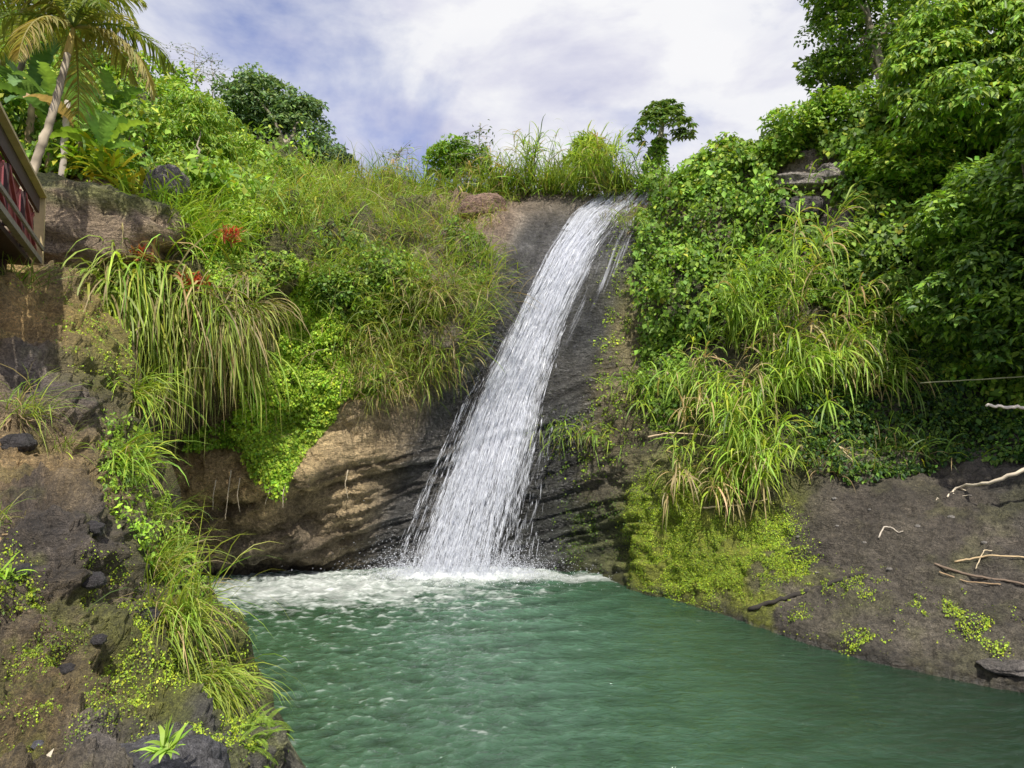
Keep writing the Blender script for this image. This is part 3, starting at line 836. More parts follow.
grass_stuff('hillside_grass', 'tall yellow green grass covering the slope left of the fall',
            [([(205, 215), (215, 190), (300, 172), (380, 186), (440, 202), (470, 215), (455, 240), (490, 250), (495, 290), (470, 345), (420, 375), (350, 390), (335, 330), (290, 265)], 330, 32, .85, .024, 1.2, [4, 5, 3, .7, 1], dict(spread=.2)),
             ([(205, 205), (300, 170), (430, 190), (440, 215), (330, 235), (250, 235)], 170, 32, 1.1, .03, 1.0, [3, 5, 4, .5, .4], dict(spread=.25)),
             ([(155, 205), (215, 195), (260, 230), (250, 262), (190, 255), (160, 235)], 130, 30, .75, .04, 1.1, [2, 6, 3, .2, .2], dict(spread=.2, tipdry=.05)),
             ([(340, 370), (430, 330), (470, 345), (440, 385), (400, 405), (345, 400)], 70, 26, .8, .018, 2.0, [2, 1, 2, 5, .5], dict(spread=.2, up=.3)),
             ([(440, 205), (520, 195), (500, 230), (470, 240)], 28, 26, .8, .018, 1.6, [2, 2, 2, 3, .2], dict(spread=.2, up=.3))])
grass_stuff('ridge_grass', 'tall upright grass along the skyline behind the fall lip',
            [([(425, 199), (430, 188), (520, 184), (580, 188), (650, 186), (655, 194), (600, 198), (540, 194), (470, 203)], 120, 30, 1.25, .04, 1.3, [4, 5, 2, .5, 1.5], dict(spread=.3, up=1.1, rnd=.5)),
             ([(330, 186), (430, 193), (430, 205), (330, 200)], 50, 26, 1.1, .03, 1.2, [3, 4, 3, 1, .5], dict(spread=.3, up=1.1, rnd=.5))])


def leaf_stuff(name, label, cat, polys, sheet=cliff, mat=M_LEAF):
    mb = MB()
    for poly, n, L, Wd, thick, pal, wts, holes, cscale in polys:
        q = sample_poly(poly, n)
        for hx, hy, hr in holes:
            q = q[((q[:, 0] - hx) ** 2 + (q[:, 1] - hy) ** 2) > (hr * (.6 + .8 * rng.random(len(q)))) ** 2]
        if thick <= .15:
            q = q + rng.normal(size=q.shape) * 7
            pp = sheet.look(q)[0]
            q = q[fbm(pp * 2.6 + 77, 4) > -.12 + .35 * rng.random(len(q))]
        elif thick == .16:
            q = q + rng.normal(size=q.shape) * 9
            pp = sheet.look(q)[0]
            q = q[fbm(pp * 2.2 + 77, 4) > -.42 + .5 * rng.random(len(q))]
        n = len(q)
        P, Nv = sheet.look(q)
        m = fbm(P * cscale + 5, 3)
        th = thick * (.6 if thick == .16 else 1) * np.clip(.45 + .9 * m, .02, 1.5)
        P = P + Nv * (th * rng.random(n) ** .5)[:, None] + np.array([0, 0, .25]) * (th * rng.random(n))[:, None]
        up = nrm(Nv * .8 + np.array([0, 0, .7]) + rng.normal(size=(n, 3)) * .45)
        al = nrm(np.cross(up, rv(n)) + np.array([0, 0, -.5]))
        w0 = np.array(wts, float)
        col = vary(pick(n, pal, w0), n, .25, .1) * (1 + .5 * np.clip(fbm(P * .5 + 40, 2), -.8, 1))[:, None]
        leaves(mb, P, al, up, *(lambda k_: (L * k_, Wd * k_ * (.8 + .4 * rng.random(n))))(.45 + .75 * rng.random(n) + .6 * (rng.random(n) < .08)), col)
    return tag(mb.build(name, mat), label, cat, kind='stuff')


V_DK = (.06, .11, .015); V_MD = (.10, .18, .02); V_BR = (.16, .27, .025); V_YL = (.24, .29, .03)
rockholes = [(800, 185, 22), (835, 178, 18), (820, 215, 22), (745, 265, 8), (815, 160, 12), (850, 222, 14)]
leaf_stuff('climbing_vines', 'glossy green creepers draped over the cliff right of the fall', 'vines',
           [([(655, 195), (690, 172), (760, 148), (850, 128), (1024, 118), (1100, 120), (1100, 430), (1024, 410), (940, 380), (880, 330), (800, 300), (740, 320), (700, 345), (665, 338), (640, 285), (635, 245)], 62000, .15, .115, 1.15, [V_DK, V_MD, V_BR, V_YL], [2, 5, 2.2, .5], rockholes, .8),
            ([(690, 176), (760, 152), (850, 131), (930, 126), (900, 175), (850, 150), (760, 175), (700, 195)], 14000, .17, .13, .9, [V_MD, V_BR, V_YL], [2, 4, 1.5], rockholes, .6),
            ([(640, 330), (690, 330), (690, 430), (650, 430)], 2500, .13, .1, .3, [V_DK, V_MD, V_BR], [1, 3, 2], [], .9)])
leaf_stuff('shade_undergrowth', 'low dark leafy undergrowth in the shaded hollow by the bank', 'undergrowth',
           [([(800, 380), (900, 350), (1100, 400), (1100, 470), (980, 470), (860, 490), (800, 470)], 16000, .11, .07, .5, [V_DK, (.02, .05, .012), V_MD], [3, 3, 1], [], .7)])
leaf_stuff('ground_cover', 'bright green small leaved ground cover spilling down the left wall', 'ground cover',
           [([(250, 255), (310, 265), (335, 320), (350, 380), (335, 420), (305, 455), (280, 490), (250, 470), (235, 430), (245, 390), (285, 340), (285, 290)], 52000, .07, .055, .42, [(.22, .35, .025), (.29, .38, .03), (.16, .28, .025), V_MD], [5, 3, 1.5, .3], [], 1.0),
            ([(195, 262), (250, 250), (290, 255), (285, 290), (240, 300), (215, 285)], 9000, .085, .06, .3, [V_BR, (.2, .32, .025), V_YL, V_MD], [4, 3, 2, 2], [], 1.0),
            ([(180, 430), (240, 420), (240, 450), (190, 445)], 1500, .07, .06, .25, [G_BRT, V_BR], [1, 2], [], 1.0)])
leaf_stuff('hill_undergrowth', 'mixed leafy bushes covering the hillside at the upper left', 'undergrowth',
           [([(-120, 10), (0, 15), (100, 66), (160, 98), (220, 128), (300, 160), (330, 185), (250, 215), (190, 215), (150, 185), (60, 180), (-120, 200)], 52000, .24, .15, 1.6, [V_DK, V_MD, V_BR, V_YL], [1.5, 4, 5, 2], [], .35)])
leaf_stuff('slope_undergrowth', 'soft bright herbs and seedlings between the grass of the left slope', 'undergrowth',
           [([(215, 195), (250, 175), (320, 185), (345, 215), (300, 240), (240, 250), (215, 235)], 12000, .17, .05, .9, [V_MD, V_BR, V_YL], [2, 4, 3], [], .6),
            ([(320, 235), (400, 250), (430, 280), (420, 330), (340, 330), (315, 280)], 9000, .13, .08, .55, [V_DK, V_MD, V_BR, V_YL], [3, 4, 2, 1], [], .9),
            ([(335, 330), (400, 340), (410, 390), (350, 400)], 3500, .09, .06, .3, [V_MD, V_BR, V_YL], [2, 3, 2], [], .9),
            ([(440, 215), (480, 235), (492, 285), (470, 300), (445, 260)], 3000, .11, .06, .35, [V_DK, V_MD, V_BR], [2, 3, 1], [], .9)])
G_MOSS = [np.array([.20, .29, .02]), np.array([.28, .36, .025]), np.array([.1, .15, .02])]
leaf_stuff('moss', 'yellow green moss patches over the right bank and ledges', 'moss',
           [([(640, 480), (690, 475), (740, 530), (790, 520), (800, 560), (770, 585), (700, 600), (650, 585), (632, 540)], 80000, .025, .019, .16, G_MOSS, [4, 3, 2], [], 1.3),
            ([(790, 560), (830, 555), (840, 590), (800, 600), (775, 590)], 3600, .03, .024, .08, G_MOSS, [4, 4, 1], [], 1.3),
            ([(845, 580), (880, 575), (890, 600), (850, 605)], 1500, .03, .024, .08, G_MOSS, [4, 4, 1], [], 1.3),
            ([(905, 605), (960, 600), (975, 635), (920, 630)], 2400, .03, .024, .1, G_MOSS, [4, 4, 1], [], 1.3),
            ([(985, 625), (1012, 625), (1015, 650), (990, 650)], 2400, .032, .026, .14, G_MOSS, [4, 5, 0], [], 1.3),
            ([(790, 622), (815, 620), (815, 632), (795, 634)], 700, .03, .024, .07, G_MOSS, [4, 3, 1], [], 1.3),
            ([(840, 640), (880, 635), (890, 650), (850, 652)], 900, .03, .024, .07, G_MOSS, [4, 3, 1], [], 1.3),
            ([(605, 235), (640, 240), (645, 320), (640, 420), (600, 440), (590, 380), (605, 300)], 4500, .06, .045, .12, G_MOSS, [3, 1, 5], [], 1.0),
            ([(560, 430), (640, 380), (650, 440), (600, 480), (555, 480)], 2200, .06, .045, .14, G_MOSS + [np.array(V_MD)], [2, 1, 3, 3], [], 1.2),
            ([(560, 505), (640, 490), (640, 580), (560, 565)], 3000, .045, .035, .07, [np.array([.06, .1, .02]), np.array([.1, .14, .02])], [3, 1], [], 1.2),
            ([(60, 185), (150, 195), (160, 215), (110, 225), (50, 205)], 1500, .06, .05, .08, G_MOSS, [3, 2, 2], [], 1.2)])
leaf_stuff('bank_moss', 'patchy moss and tiny weeds over the near left rock bank', 'moss',
           [([(110, 580), (160, 570), (215, 620), (255, 700), (265, 768), (210, 768), (150, 720), (120, 650)], 30000, .026, .015, .14, G_MOSS, [3, 4, 2], [], 1.6),
            ([(70, 560), (120, 560), (130, 620), (70, 600)], 2000, .02, .013, .05, G_MOSS, [3, 4, 1], [], 2),
            ([(0, 560), (25, 555), (40, 620), (0, 640)], 1600, .024, .015, .08, G_MOSS, [3, 4, 1], [], 2),
            ([(20, 640), (130, 640), (150, 720), (40, 730)], 4500, .018, .012, .04, G_MOSS, [3, 2, 3], [], 2),
            ([(0, 590), (130, 590), (160, 690), (150, 768), (0, 768)], 12000, .018, .011, .04, G_MOSS, [2, 2, 3], [], 2),
            ([(0, 275), (110, 270), (130, 400), (80, 380), (40, 330)], 9000, .036, .024, .12, G_MOSS + [np.array(V_BR)], [3, 3, 3, 2], [(30, 315, 26)], 1.2),
            ([(85, 430), (135, 420), (160, 540), (215, 610), (170, 600), (120, 540), (95, 480)], 5200, .07, .035, .3, [G_BRT, np.array(V_BR), np.array(V_MD)], [3, 3, 2], [], 1.6)], sheet=bank)

# ------------------------------------------------------------------ things: grass tussocks
def tussock(label, px, py, nb, L, Wd, droop, wts, sheet=cliff, spread=.3, n=1, name='grass_tussock', group='grass tussocks on the rock', cat='grass tussock', width=0, roots=True, lift=.0, vs=.16, **kw):
    P, Nv = sheet.look([(px, py)]); c = P[0] + Nv[0] * lift
    root = thing(name, label, cat, tuple(c), group)
    mb = MB()
    for k in range(n):
        x = px + (rng.random() - .5) * 2 * width; y = py + rng.normal() * width * vs
        p, nv = sheet.look([(x, y)])
        tuft(mb, p[0] + nv[0] * lift, nv[0], nb, L, Wd, droop, PAL, wts, spread=spread, **kw)
    part(mb, 'blades', M_GRASS, root)
    if roots:
        mb = MB()
        for k in range(7):
            x = px + (rng.random() - .5) * 2 * width; p, nv = sheet.look([(x, py + 4)])
            d = nrm(nv[0] * .5 + rng.normal(size=3) * .4 + np.array([0, 0, -.9]))
            pts = curve(p[0] - nv[0] * .05, p[0] + d * L * .5, -.05, 6, .02)
            tube(mb, pts, np.linspace(.012, .004, 6), (.2, .14, .07), 5)
        part(mb, 'dead_leaves', M_BARK, root)
    return root


tussock('broad hanging mass of long green blades below the wooden deck', 120, 303, 60, 2.0, .05, 3.2, [4, 6, 3, .9, .6], n=16, width=36, up=-.15, spread=.18, tipdry=.3, lift=.25, rnd=.4, vs=.5, segs=7)
tussock('hanging mass of blades with brown streaks right of the broad one', 194, 318, 60, 2.0, .042, 3.2, [4, 5, 3, 1.6, .6], n=16, width=36, up=-.15, spread=.18, tipdry=.4, lift=.3, rnd=.4, vs=.6, segs=7)
tussock('dry straw coloured hanging grass at the edge of the bright ground cover', 242, 310, 55, 1.3, .03, 3.2, [2, 2.5, 3, 3.5, .2], n=9, width=22, up=-.1, spread=.16, tipdry=.6, lift=.25, rnd=.4, vs=.5, segs=7)
tussock('tall tawny grass mound left of the brown rock by the lip', 410, 238, 60, 1.3, .024, 1.2, [3, 3, 4, 2, .4], n=5, width=20, lift=.15)
tussock('shaggy hanging grass mound beside the chute with straw underneath', 445, 300, 70, 1.35, .024, 1.8, [3, 2, 4, 3, .5], n=6, width=24, up=.4, lift=.2, tipdry=.5)
tussock('drooping olive grass mound in the middle of the left slope', 385, 318, 60, 1.2, .024, 1.8, [4, 2, 3, 2, 1], n=5, width=20, up=.4, lift=.25)
tussock('yellow grass mound at the foot of the left slope', 365, 352, 60, 1.0, .022, 2.0, [3, 2, 4, 3, .4], n=5, width=22, up=.3, lift=.1, tipdry=.5)
tussock('arching pale grass above the bright ground cover', 300, 245, 50, 1.3, .03, 1.3, [3, 4, 3, .6, .4], n=4, width=22, lift=.15)
tussock('feathery light grass on the upper left slope', 340, 215, 60, 1.3, .026, 1.0, [2, 4, 5, 1, .2], n=5, width=24, lift=.1)
tussock('dark green grass mound under the upper slope', 350, 270, 55, 1.1, .026, 1.5, [4, 1, 1, 1, 4], n=4, width=20, up=.5, lift=.1)
tussock('lush lime green grass beside the grey boulder', 195, 215, 50, .9, .045, 1.2, [1, 6, 4, .1, .1], n=6, width=30, tipdry=.05, up=.9)
tussock('small green tuft hanging on the wet rock beside the fall', 580, 432, 70, .95, .035, 2.2, [4, 3, 2, .5, 2], n=3, width=14, up=.25, tipdry=.15)
tussock('long bladed green tuft at the left foot of the reeds', 658, 388, 60, 1.0, .04, 2.0, [4, 4, 1, .3, 2], n=3, width=12, up=.4, tipdry=.1)
tussock('fine grass tuft on the mossy brow right of the fall', 640, 228, 60, .8, .026, 1.7, [3, 4, 3, .8, 1], n=4, width=14, up=.5, tipdry=.2)
tussock('low dark grass fringe on the shaded bank edge', 900, 462, 50, .75, .03, 1.5, [2, .5, .3, .4, 6], n=5, width=34, up=.6, tipdry=.1)
tussock('little drooping tuft at the upper end of the bank slab', 820, 470, 50, .7, .026, 1.7, [2, 1, 1, 2, 3], n=3, width=20, up=.5)
BK = dict(sheet=bank, group='grass tussocks on the near bank')
tussock('long arching lime grass leaning over the pool', 172, 628, 80, 1.25, .02, 2.1, [1, 6, 6, .5, .1], n=4, width=14, lean=(.75, -.3, 0), up=.6, spread=.1, rnd=.4, tipdry=.3, segs=7, **BK)
tussock('grass leaning over the bank edge above the longest arching one', 158, 572, 70, .95, .017, 1.8, [2, 4, 4, 1.5, .2], n=3, width=9, lean=(.7, -.2, 0), up=.6, spread=.1, rnd=.45, tipdry=.35, segs=6, **BK)
tussock('thick lime grass fringe just above the lowest ferns', 196, 690, 60, .8, .014, 1.9, [1, 6, 5, .5, .1], n=4, width=16, lean=(.6, -.3, 0), up=.6, spread=.1, rnd=.45, tipdry=.25, segs=6, **BK)
tussock('short mixed grass on the bank edge at the cliff foot', 146, 528, 50, .75, .016, 1.8, [3, 5, 3, .6, .3], n=3, width=10, lean=(.5, -.3, 0), up=.6, spread=.1, rnd=.5, tipdry=.25, segs=6, **BK)
tussock('bright tuft at the top of the bank edge under the hanging mass', 125, 400, 60, 1.35, .03, 1.6, [2, 5, 4, .5, .2], n=3, width=10, lean=(.3, -.5, 0), up=.5, spread=.12, tipdry=.15, **BK)
tussock('loose broad bladed tuft halfway down the bank edge', 118, 470, 60, 1.1, .028, 1.6, [2, 5, 3, .3, .3], n=4, width=12, lean=(.4, -.4, 0), up=.5, spread=.12, tipdry=.1, **BK)
tussock('thin wiry grass on the left rim of the dark rock', 18, 418, 45, .75, .012, 1.6, [3, 3, 3, 2, .2], n=3, width=16, up=.6, spread=.1, **BK)
tussock('sparse tuft sprouting from the middle of the bank slope', 60, 448, 22, .5, .014, 1.2, [2, 4, 4, .5, .1], n=2, width=10, up=.7, spread=.06, **BK)
tussock('pale wisps of grass against the left frame on the rock', 2, 535, 20, .4, .01, 1.2, [2, 2, 4, 2, .1], n=2, width=6, up=.8, spread=.05, **BK)
tussock('little grass sprout beneath the deck corner', 14, 288, 40, .8, .022, 1.0, [2, 5, 3, .3, .1], n=2, width=12, up=.9, spread=.12, **BK)

# ------------------------------------------------------------------ reeds on the right cliff
def reeds(label, px, py, nst, Hh, leanv, wts, off=.15, drop=.5, width=10, name='reed_clump', group='reeds hanging on the right cliff', wy=.5):
    P, Nv = cliff.look([(px, py)]); root = thing(name, label, 'reeds', tuple(P[0]), group)
    for k in range(nst):
        q, nv = cliff.look([(px + rng.normal() * width, py + rng.normal() * width * wy)])
        hh = Hh * (.55 + .6 * rng.random())
        d = nrm(np.array([rng.normal() * .28, -.35 + rng.normal() * .22, 1.0]) + np.asarray(leanv) * (.5 + rng.random()) + nv[0] * .25)
        n = 12; p = q[0] + nv[0] * off * .3; pts = [p]
        for j in range(n):
            d = nrm(d + np.array([np.asarray(leanv)[0] * .05, -.03, -drop * .12 * (j / n) * 1.6])); p = p + d * hh / n; pts.append(p)
        pts = np.array(pts)
        dry = rng.random() < .13
        ms, ml = MB(), MB()
        tube(ms, pts, np.linspace(.014, .005, n + 1), (.34, .27, .12) if dry else (.16, .2, .04), 4, cap=False)
        m = int(11 + hh * 6)
        ti = rng.random(m) ** .8 * n; i0 = np.clip(ti.astype(int), 0, n - 1); b = pts[i0] + (pts[i0 + 1] - pts[i0]) * (ti - i0)[:, None]
        tn = nrm(pts[i0 + 1] - pts[i0])
        dd = nrm(tn * .6 + rng.normal(size=(m, 3)) * .55 + np.array([0, -.12, .15]))
        col = vary(G_DRY if dry else pick(m, PAL, wts), m, .2, .08)
        blades(ml, b, dd, .5 + .6 * rng.random(m), .028 + .02 * rng.random(m), 1.6 + rng.random(m), col * .9, col * .85 + G_DRY * .14, 6, .35)
        st = part(ms, 'reed', M_BARK, root); part(ml, 'leaves', M_GRASS, st)
        if rng.random() < .12:
            mp = MB(); tt = np.repeat(pts[-2:-1], 30, 0); blades(mp, tt, nrm(d + rng.normal(size=tt.shape) * .25), .13, .008, .8, (.42, .34, .2), (.5, .42, .27), 2); part(mp, 'plume', M_GRASS, st)
    return root


RW = [4, 6, 2, .5, 1.0]
reeds('tall pale reeds reaching up past the exposed ledge', 772, 350, 16, 3.6, (.06, -.05, .3), [4, 7, 2, .4, .4], width=13, drop=.5)
reeds('upright feathery reeds left of the tallest ones', 738, 350, 14, 2.8, (-.12, -.05, .2), [4, 7, 2, .4, .4], width=12, drop=.6)
reeds('reeds arching out to the right over the dark hollow', 815, 375, 26, 2.0, (.4, 0, 0), [4, 3, 2, 1.4, 1.5], width=20, drop=1.4)
reeds('dense green reeds in the middle of the hanging thicket', 780, 395, 34, 1.9, (.1, 0, 0), RW, width=26, drop=1.4)
reeds('full green reeds above the moss and the bank', 740, 445, 30, 1.7, (-.05, -.1, .1), [4, 6, 3, .7, .4], width=24, drop=1.1)
reeds('short bright reeds at the bottom of the thicket', 745, 478, 26, 1.2, (0, -.1, .1), [4, 6, 3, .6, .4], width=24, drop=1.1)
reeds('leafy reeds beside the mossy wall', 700, 400, 22, 1.3, (-.2, -.1, 0), [4, 5, 2, .3, 1.2], width=18, drop=1.4)
reeds('single row of reeds against the dark leaves', 860, 335, 8, 1.7, (.2, 0, .1), [4, 4, 1, .4, 1.5], width=16, drop=1.2)
reeds('thin reeds bent over the shadowed hollow edge', 850, 395, 16, 1.3, (.35, 0, 0), [4, 2, 1, .8, 2.5], width=16, drop=1.4)
reeds('straw coloured dead reeds hanging above the moss', 715, 478, 14, .9, (-.05, -.3, -.2), [1, 1, 2, 5, .3], width=22, drop=2.2)

CG = dict(name='cane_clump', group='cane grass along the skyline', wy=.08)
reeds('cane grass on the skyline right beside the round leafy shrub', 492, 195, 12, 1.7, (0, 0, .3), [4, 5, 2, .4, 1], width=10, drop=.5, **CG)
reeds('cane grass in the middle of the ridge behind the chute', 530, 191, 14, 1.8, (0, 0, .3), [4, 5, 2, .4, 1], width=12, drop=.5, **CG)
reeds('tallest yellowish cane grass behind the fall lip', 590, 193, 18, 2.1, (0, 0, .3), [2, 5, 5, .5, .2], width=10, drop=.5, **CG)
reeds('cane grass at the foot of the lone umbrella tree', 630, 192, 10, 1.5, (0, 0, .3), [4, 4, 1, .5, 2], width=8, drop=.6, **CG)
reeds('cane grass on the grassy skyline left of the round shrub', 415, 194, 10, 1.3, (0, 0, .3), [4, 4, 3, .6, 1], width=14, drop=.6, **CG)

# ------------------------------------------------------------------ trees
BARK = (.2, .17, .12)


def crown(mb, blobs, ncl, rad, nl, L, Wd, pal, wts, fine=False, squash=.7, bias=0.0, droop=.35):
    """blobs: list of (centre, (rx,ry,rz), share)"""
    cs = []
    for c, r, sh in blobs:
        m = int(ncl * sh)
        d = rv(m); rr = (.45 + .55 * rng.random(m) ** .5)[:, None]
        cs.append(np.asarray(c) + d * rr * np.asarray(r))
    cs = np.concatenate(cs)
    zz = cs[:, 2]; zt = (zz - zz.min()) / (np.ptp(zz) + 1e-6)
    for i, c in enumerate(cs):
        w = np.array(wts, float); w[-1] *= (.3 + 1.9 * zt[i]); w[-2] *= (.6 + 1.2 * zt[i]) * (rng.random() * 2); w[0] *= (1.6 - zt[i]) * (rng.random() * 2)  # lighter leaves towards the top: new growth and painted-in sunlight
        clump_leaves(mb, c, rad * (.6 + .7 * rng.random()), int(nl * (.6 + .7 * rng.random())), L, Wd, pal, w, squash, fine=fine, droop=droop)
    return cs


def tree(name, label, base, blobs, ncl, rad, nl, L, Wd, pal, wts, trad=.18, group=None, cat='tree', fine=False, limbs=7, bark=BARK, squash=.7, droop=.35):
    base = np.asarray(base, float); root = thing(name, label, cat, tuple(base), group)
    mb = MB(); cs = crown(mb, blobs, ncl, rad, nl, L, Wd, pal, wts, fine, squash, droop=droop)
    part(mb, 'crown', M_TREE, root)
    mt = MB(); top = np.average([b[0] for b in blobs], axis=0)
    pts = curve(base - np.array([0, 0, .3]), top, 0, 12, trad * .5); tube(mt, pts, np.linspace(trad, trad * .35, 12), bark, 8, .08)
    for k in range(limbs):
        e = cs[rng.integers(len(cs))]; s0 = pts[rng.integers(4, 10)]
        tube(mt, curve(s0, e, -.15, 8, .08), np.linspace(trad * .4, trad * .07, 8), bark, 6, .08)
    part(mt, 'trunk', M_BARK, root)
    return root


def blob(px, py, D, rx, ry, rz=None, sh=1.0):
    """a lobe of a crown: centre where it stands, radii given in the photo's pixels at that distance"""
    k = D / F; rz_ = ry * k
    return (at(np.array(float(px)), np.array(float(py)), np.array(float(D))), (rx * k, (rz or (rx + ry) / 2) * k, rz_), sh)


T_DK = (.055, .105, .02); T_MD = (.10, .18, .022); T_BR = (.16, .28, .025); T_YL = (.23, .31, .03)
gb = lambda px, py: cliff.look([(px, py)])[0][0]
RG = 'trees above the right cliff'
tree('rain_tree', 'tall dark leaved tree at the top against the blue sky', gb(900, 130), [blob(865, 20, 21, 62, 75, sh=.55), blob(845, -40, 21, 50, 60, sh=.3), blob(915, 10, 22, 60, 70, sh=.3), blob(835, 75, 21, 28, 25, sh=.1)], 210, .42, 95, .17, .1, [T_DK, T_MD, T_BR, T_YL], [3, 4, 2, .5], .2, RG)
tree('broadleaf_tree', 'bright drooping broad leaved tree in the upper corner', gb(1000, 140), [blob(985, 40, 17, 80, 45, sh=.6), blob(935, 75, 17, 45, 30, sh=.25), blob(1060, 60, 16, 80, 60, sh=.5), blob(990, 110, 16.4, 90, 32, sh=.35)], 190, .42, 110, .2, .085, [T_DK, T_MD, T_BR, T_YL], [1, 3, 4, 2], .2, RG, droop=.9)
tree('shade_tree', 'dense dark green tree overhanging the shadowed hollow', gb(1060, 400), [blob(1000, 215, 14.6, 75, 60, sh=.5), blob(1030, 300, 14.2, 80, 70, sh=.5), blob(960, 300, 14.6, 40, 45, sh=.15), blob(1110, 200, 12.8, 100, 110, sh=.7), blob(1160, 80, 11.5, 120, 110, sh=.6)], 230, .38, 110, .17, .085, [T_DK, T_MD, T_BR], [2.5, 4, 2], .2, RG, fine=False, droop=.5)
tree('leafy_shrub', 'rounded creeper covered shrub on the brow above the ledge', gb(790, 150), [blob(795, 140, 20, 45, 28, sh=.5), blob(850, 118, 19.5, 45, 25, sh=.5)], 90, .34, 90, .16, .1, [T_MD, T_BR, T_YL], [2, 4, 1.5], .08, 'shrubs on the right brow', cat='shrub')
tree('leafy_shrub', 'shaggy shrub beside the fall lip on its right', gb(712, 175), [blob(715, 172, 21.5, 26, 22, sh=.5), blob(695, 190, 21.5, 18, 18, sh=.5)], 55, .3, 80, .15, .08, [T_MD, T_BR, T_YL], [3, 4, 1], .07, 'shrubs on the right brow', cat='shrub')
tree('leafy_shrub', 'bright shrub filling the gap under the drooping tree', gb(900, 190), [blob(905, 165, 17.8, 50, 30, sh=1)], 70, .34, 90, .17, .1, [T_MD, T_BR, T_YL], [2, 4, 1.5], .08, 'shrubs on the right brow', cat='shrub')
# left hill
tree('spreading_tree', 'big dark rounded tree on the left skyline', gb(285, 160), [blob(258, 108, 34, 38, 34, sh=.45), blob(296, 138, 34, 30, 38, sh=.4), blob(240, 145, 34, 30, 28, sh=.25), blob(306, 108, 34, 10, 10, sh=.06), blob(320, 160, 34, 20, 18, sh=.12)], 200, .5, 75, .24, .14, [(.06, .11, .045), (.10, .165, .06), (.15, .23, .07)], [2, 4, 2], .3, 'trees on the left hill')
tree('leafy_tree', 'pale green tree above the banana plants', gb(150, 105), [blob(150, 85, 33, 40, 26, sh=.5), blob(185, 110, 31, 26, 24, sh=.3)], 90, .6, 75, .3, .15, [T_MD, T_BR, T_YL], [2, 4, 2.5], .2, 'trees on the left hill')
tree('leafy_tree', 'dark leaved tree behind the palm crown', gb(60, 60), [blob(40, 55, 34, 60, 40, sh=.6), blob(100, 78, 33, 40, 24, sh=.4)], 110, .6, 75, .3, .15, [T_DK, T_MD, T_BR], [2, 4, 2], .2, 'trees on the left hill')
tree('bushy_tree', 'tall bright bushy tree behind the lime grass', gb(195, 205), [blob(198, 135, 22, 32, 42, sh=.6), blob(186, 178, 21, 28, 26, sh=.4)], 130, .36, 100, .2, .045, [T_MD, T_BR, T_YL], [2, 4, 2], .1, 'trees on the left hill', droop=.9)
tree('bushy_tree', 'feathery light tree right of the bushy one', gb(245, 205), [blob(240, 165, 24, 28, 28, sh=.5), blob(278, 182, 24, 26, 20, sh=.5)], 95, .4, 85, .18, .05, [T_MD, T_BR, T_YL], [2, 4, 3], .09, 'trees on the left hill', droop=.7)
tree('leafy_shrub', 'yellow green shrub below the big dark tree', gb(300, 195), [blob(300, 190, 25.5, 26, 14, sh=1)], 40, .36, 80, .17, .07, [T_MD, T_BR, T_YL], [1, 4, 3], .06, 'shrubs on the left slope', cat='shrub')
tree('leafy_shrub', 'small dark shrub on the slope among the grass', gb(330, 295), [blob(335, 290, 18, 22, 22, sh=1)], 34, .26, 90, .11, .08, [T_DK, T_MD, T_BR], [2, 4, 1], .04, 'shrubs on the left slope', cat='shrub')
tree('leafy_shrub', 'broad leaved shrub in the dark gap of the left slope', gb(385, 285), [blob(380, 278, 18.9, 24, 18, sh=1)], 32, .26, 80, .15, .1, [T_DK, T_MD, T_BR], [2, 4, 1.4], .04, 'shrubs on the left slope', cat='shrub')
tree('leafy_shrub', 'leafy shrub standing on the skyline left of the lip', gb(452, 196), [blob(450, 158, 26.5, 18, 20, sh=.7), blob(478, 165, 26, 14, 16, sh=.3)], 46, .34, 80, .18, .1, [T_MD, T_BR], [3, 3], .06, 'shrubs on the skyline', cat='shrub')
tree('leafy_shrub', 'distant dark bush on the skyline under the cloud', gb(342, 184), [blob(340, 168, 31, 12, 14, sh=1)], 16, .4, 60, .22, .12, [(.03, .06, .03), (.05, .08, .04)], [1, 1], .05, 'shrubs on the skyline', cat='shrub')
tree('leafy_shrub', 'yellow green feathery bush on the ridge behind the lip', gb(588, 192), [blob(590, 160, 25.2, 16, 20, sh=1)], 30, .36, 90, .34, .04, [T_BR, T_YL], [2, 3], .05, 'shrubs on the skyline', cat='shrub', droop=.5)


def sparse_tree(label, px, pytop, pybase, D, spreadpx, leafn, name='slender_tree', leafL=.16):
    b = gb(px, pybase); t = at(np.array(float(px)), np.array(float(pytop)), np.array(float(b[1])))
    root = thing(name, label, 'tree', tuple(b), 'thin see-through trees on the skyline')
    mt = MB(); pts = curve(b, t, 0, 10, .05); tube(mt, pts, np.linspace(.05, .012, 10), (.22, .2, .16), 5)
    ends = []
    for k in range(26):
        s0 = pts[rng.integers(4, 10)]; e = s0 + np.array([rng.normal() * spreadpx, rng.normal() * spreadpx, .4 * rng.random() * spreadpx + .1]) * b[1] / F
        c = curve(s0, e, -.05, 5, .02); tube(mt, c, np.linspace(.012, .005, 5), (.22, .2, .16), 4); ends += list(c[2:])
    part(mt, 'trunk', M_BARK, root)
    mb = MB(); ends = np.array(ends); p = ends[rng.integers(0, len(ends), leafn)] + rng.normal(size=(leafn, 3)) * .1
    leaves(mb, p, rv(leafn) + np.array([0, 0, -.4]), rv(leafn), leafL, leafL * .5, vary((.07, .11, .03), leafn, .3))
    part(mb, 'crown', M_TREE, root)


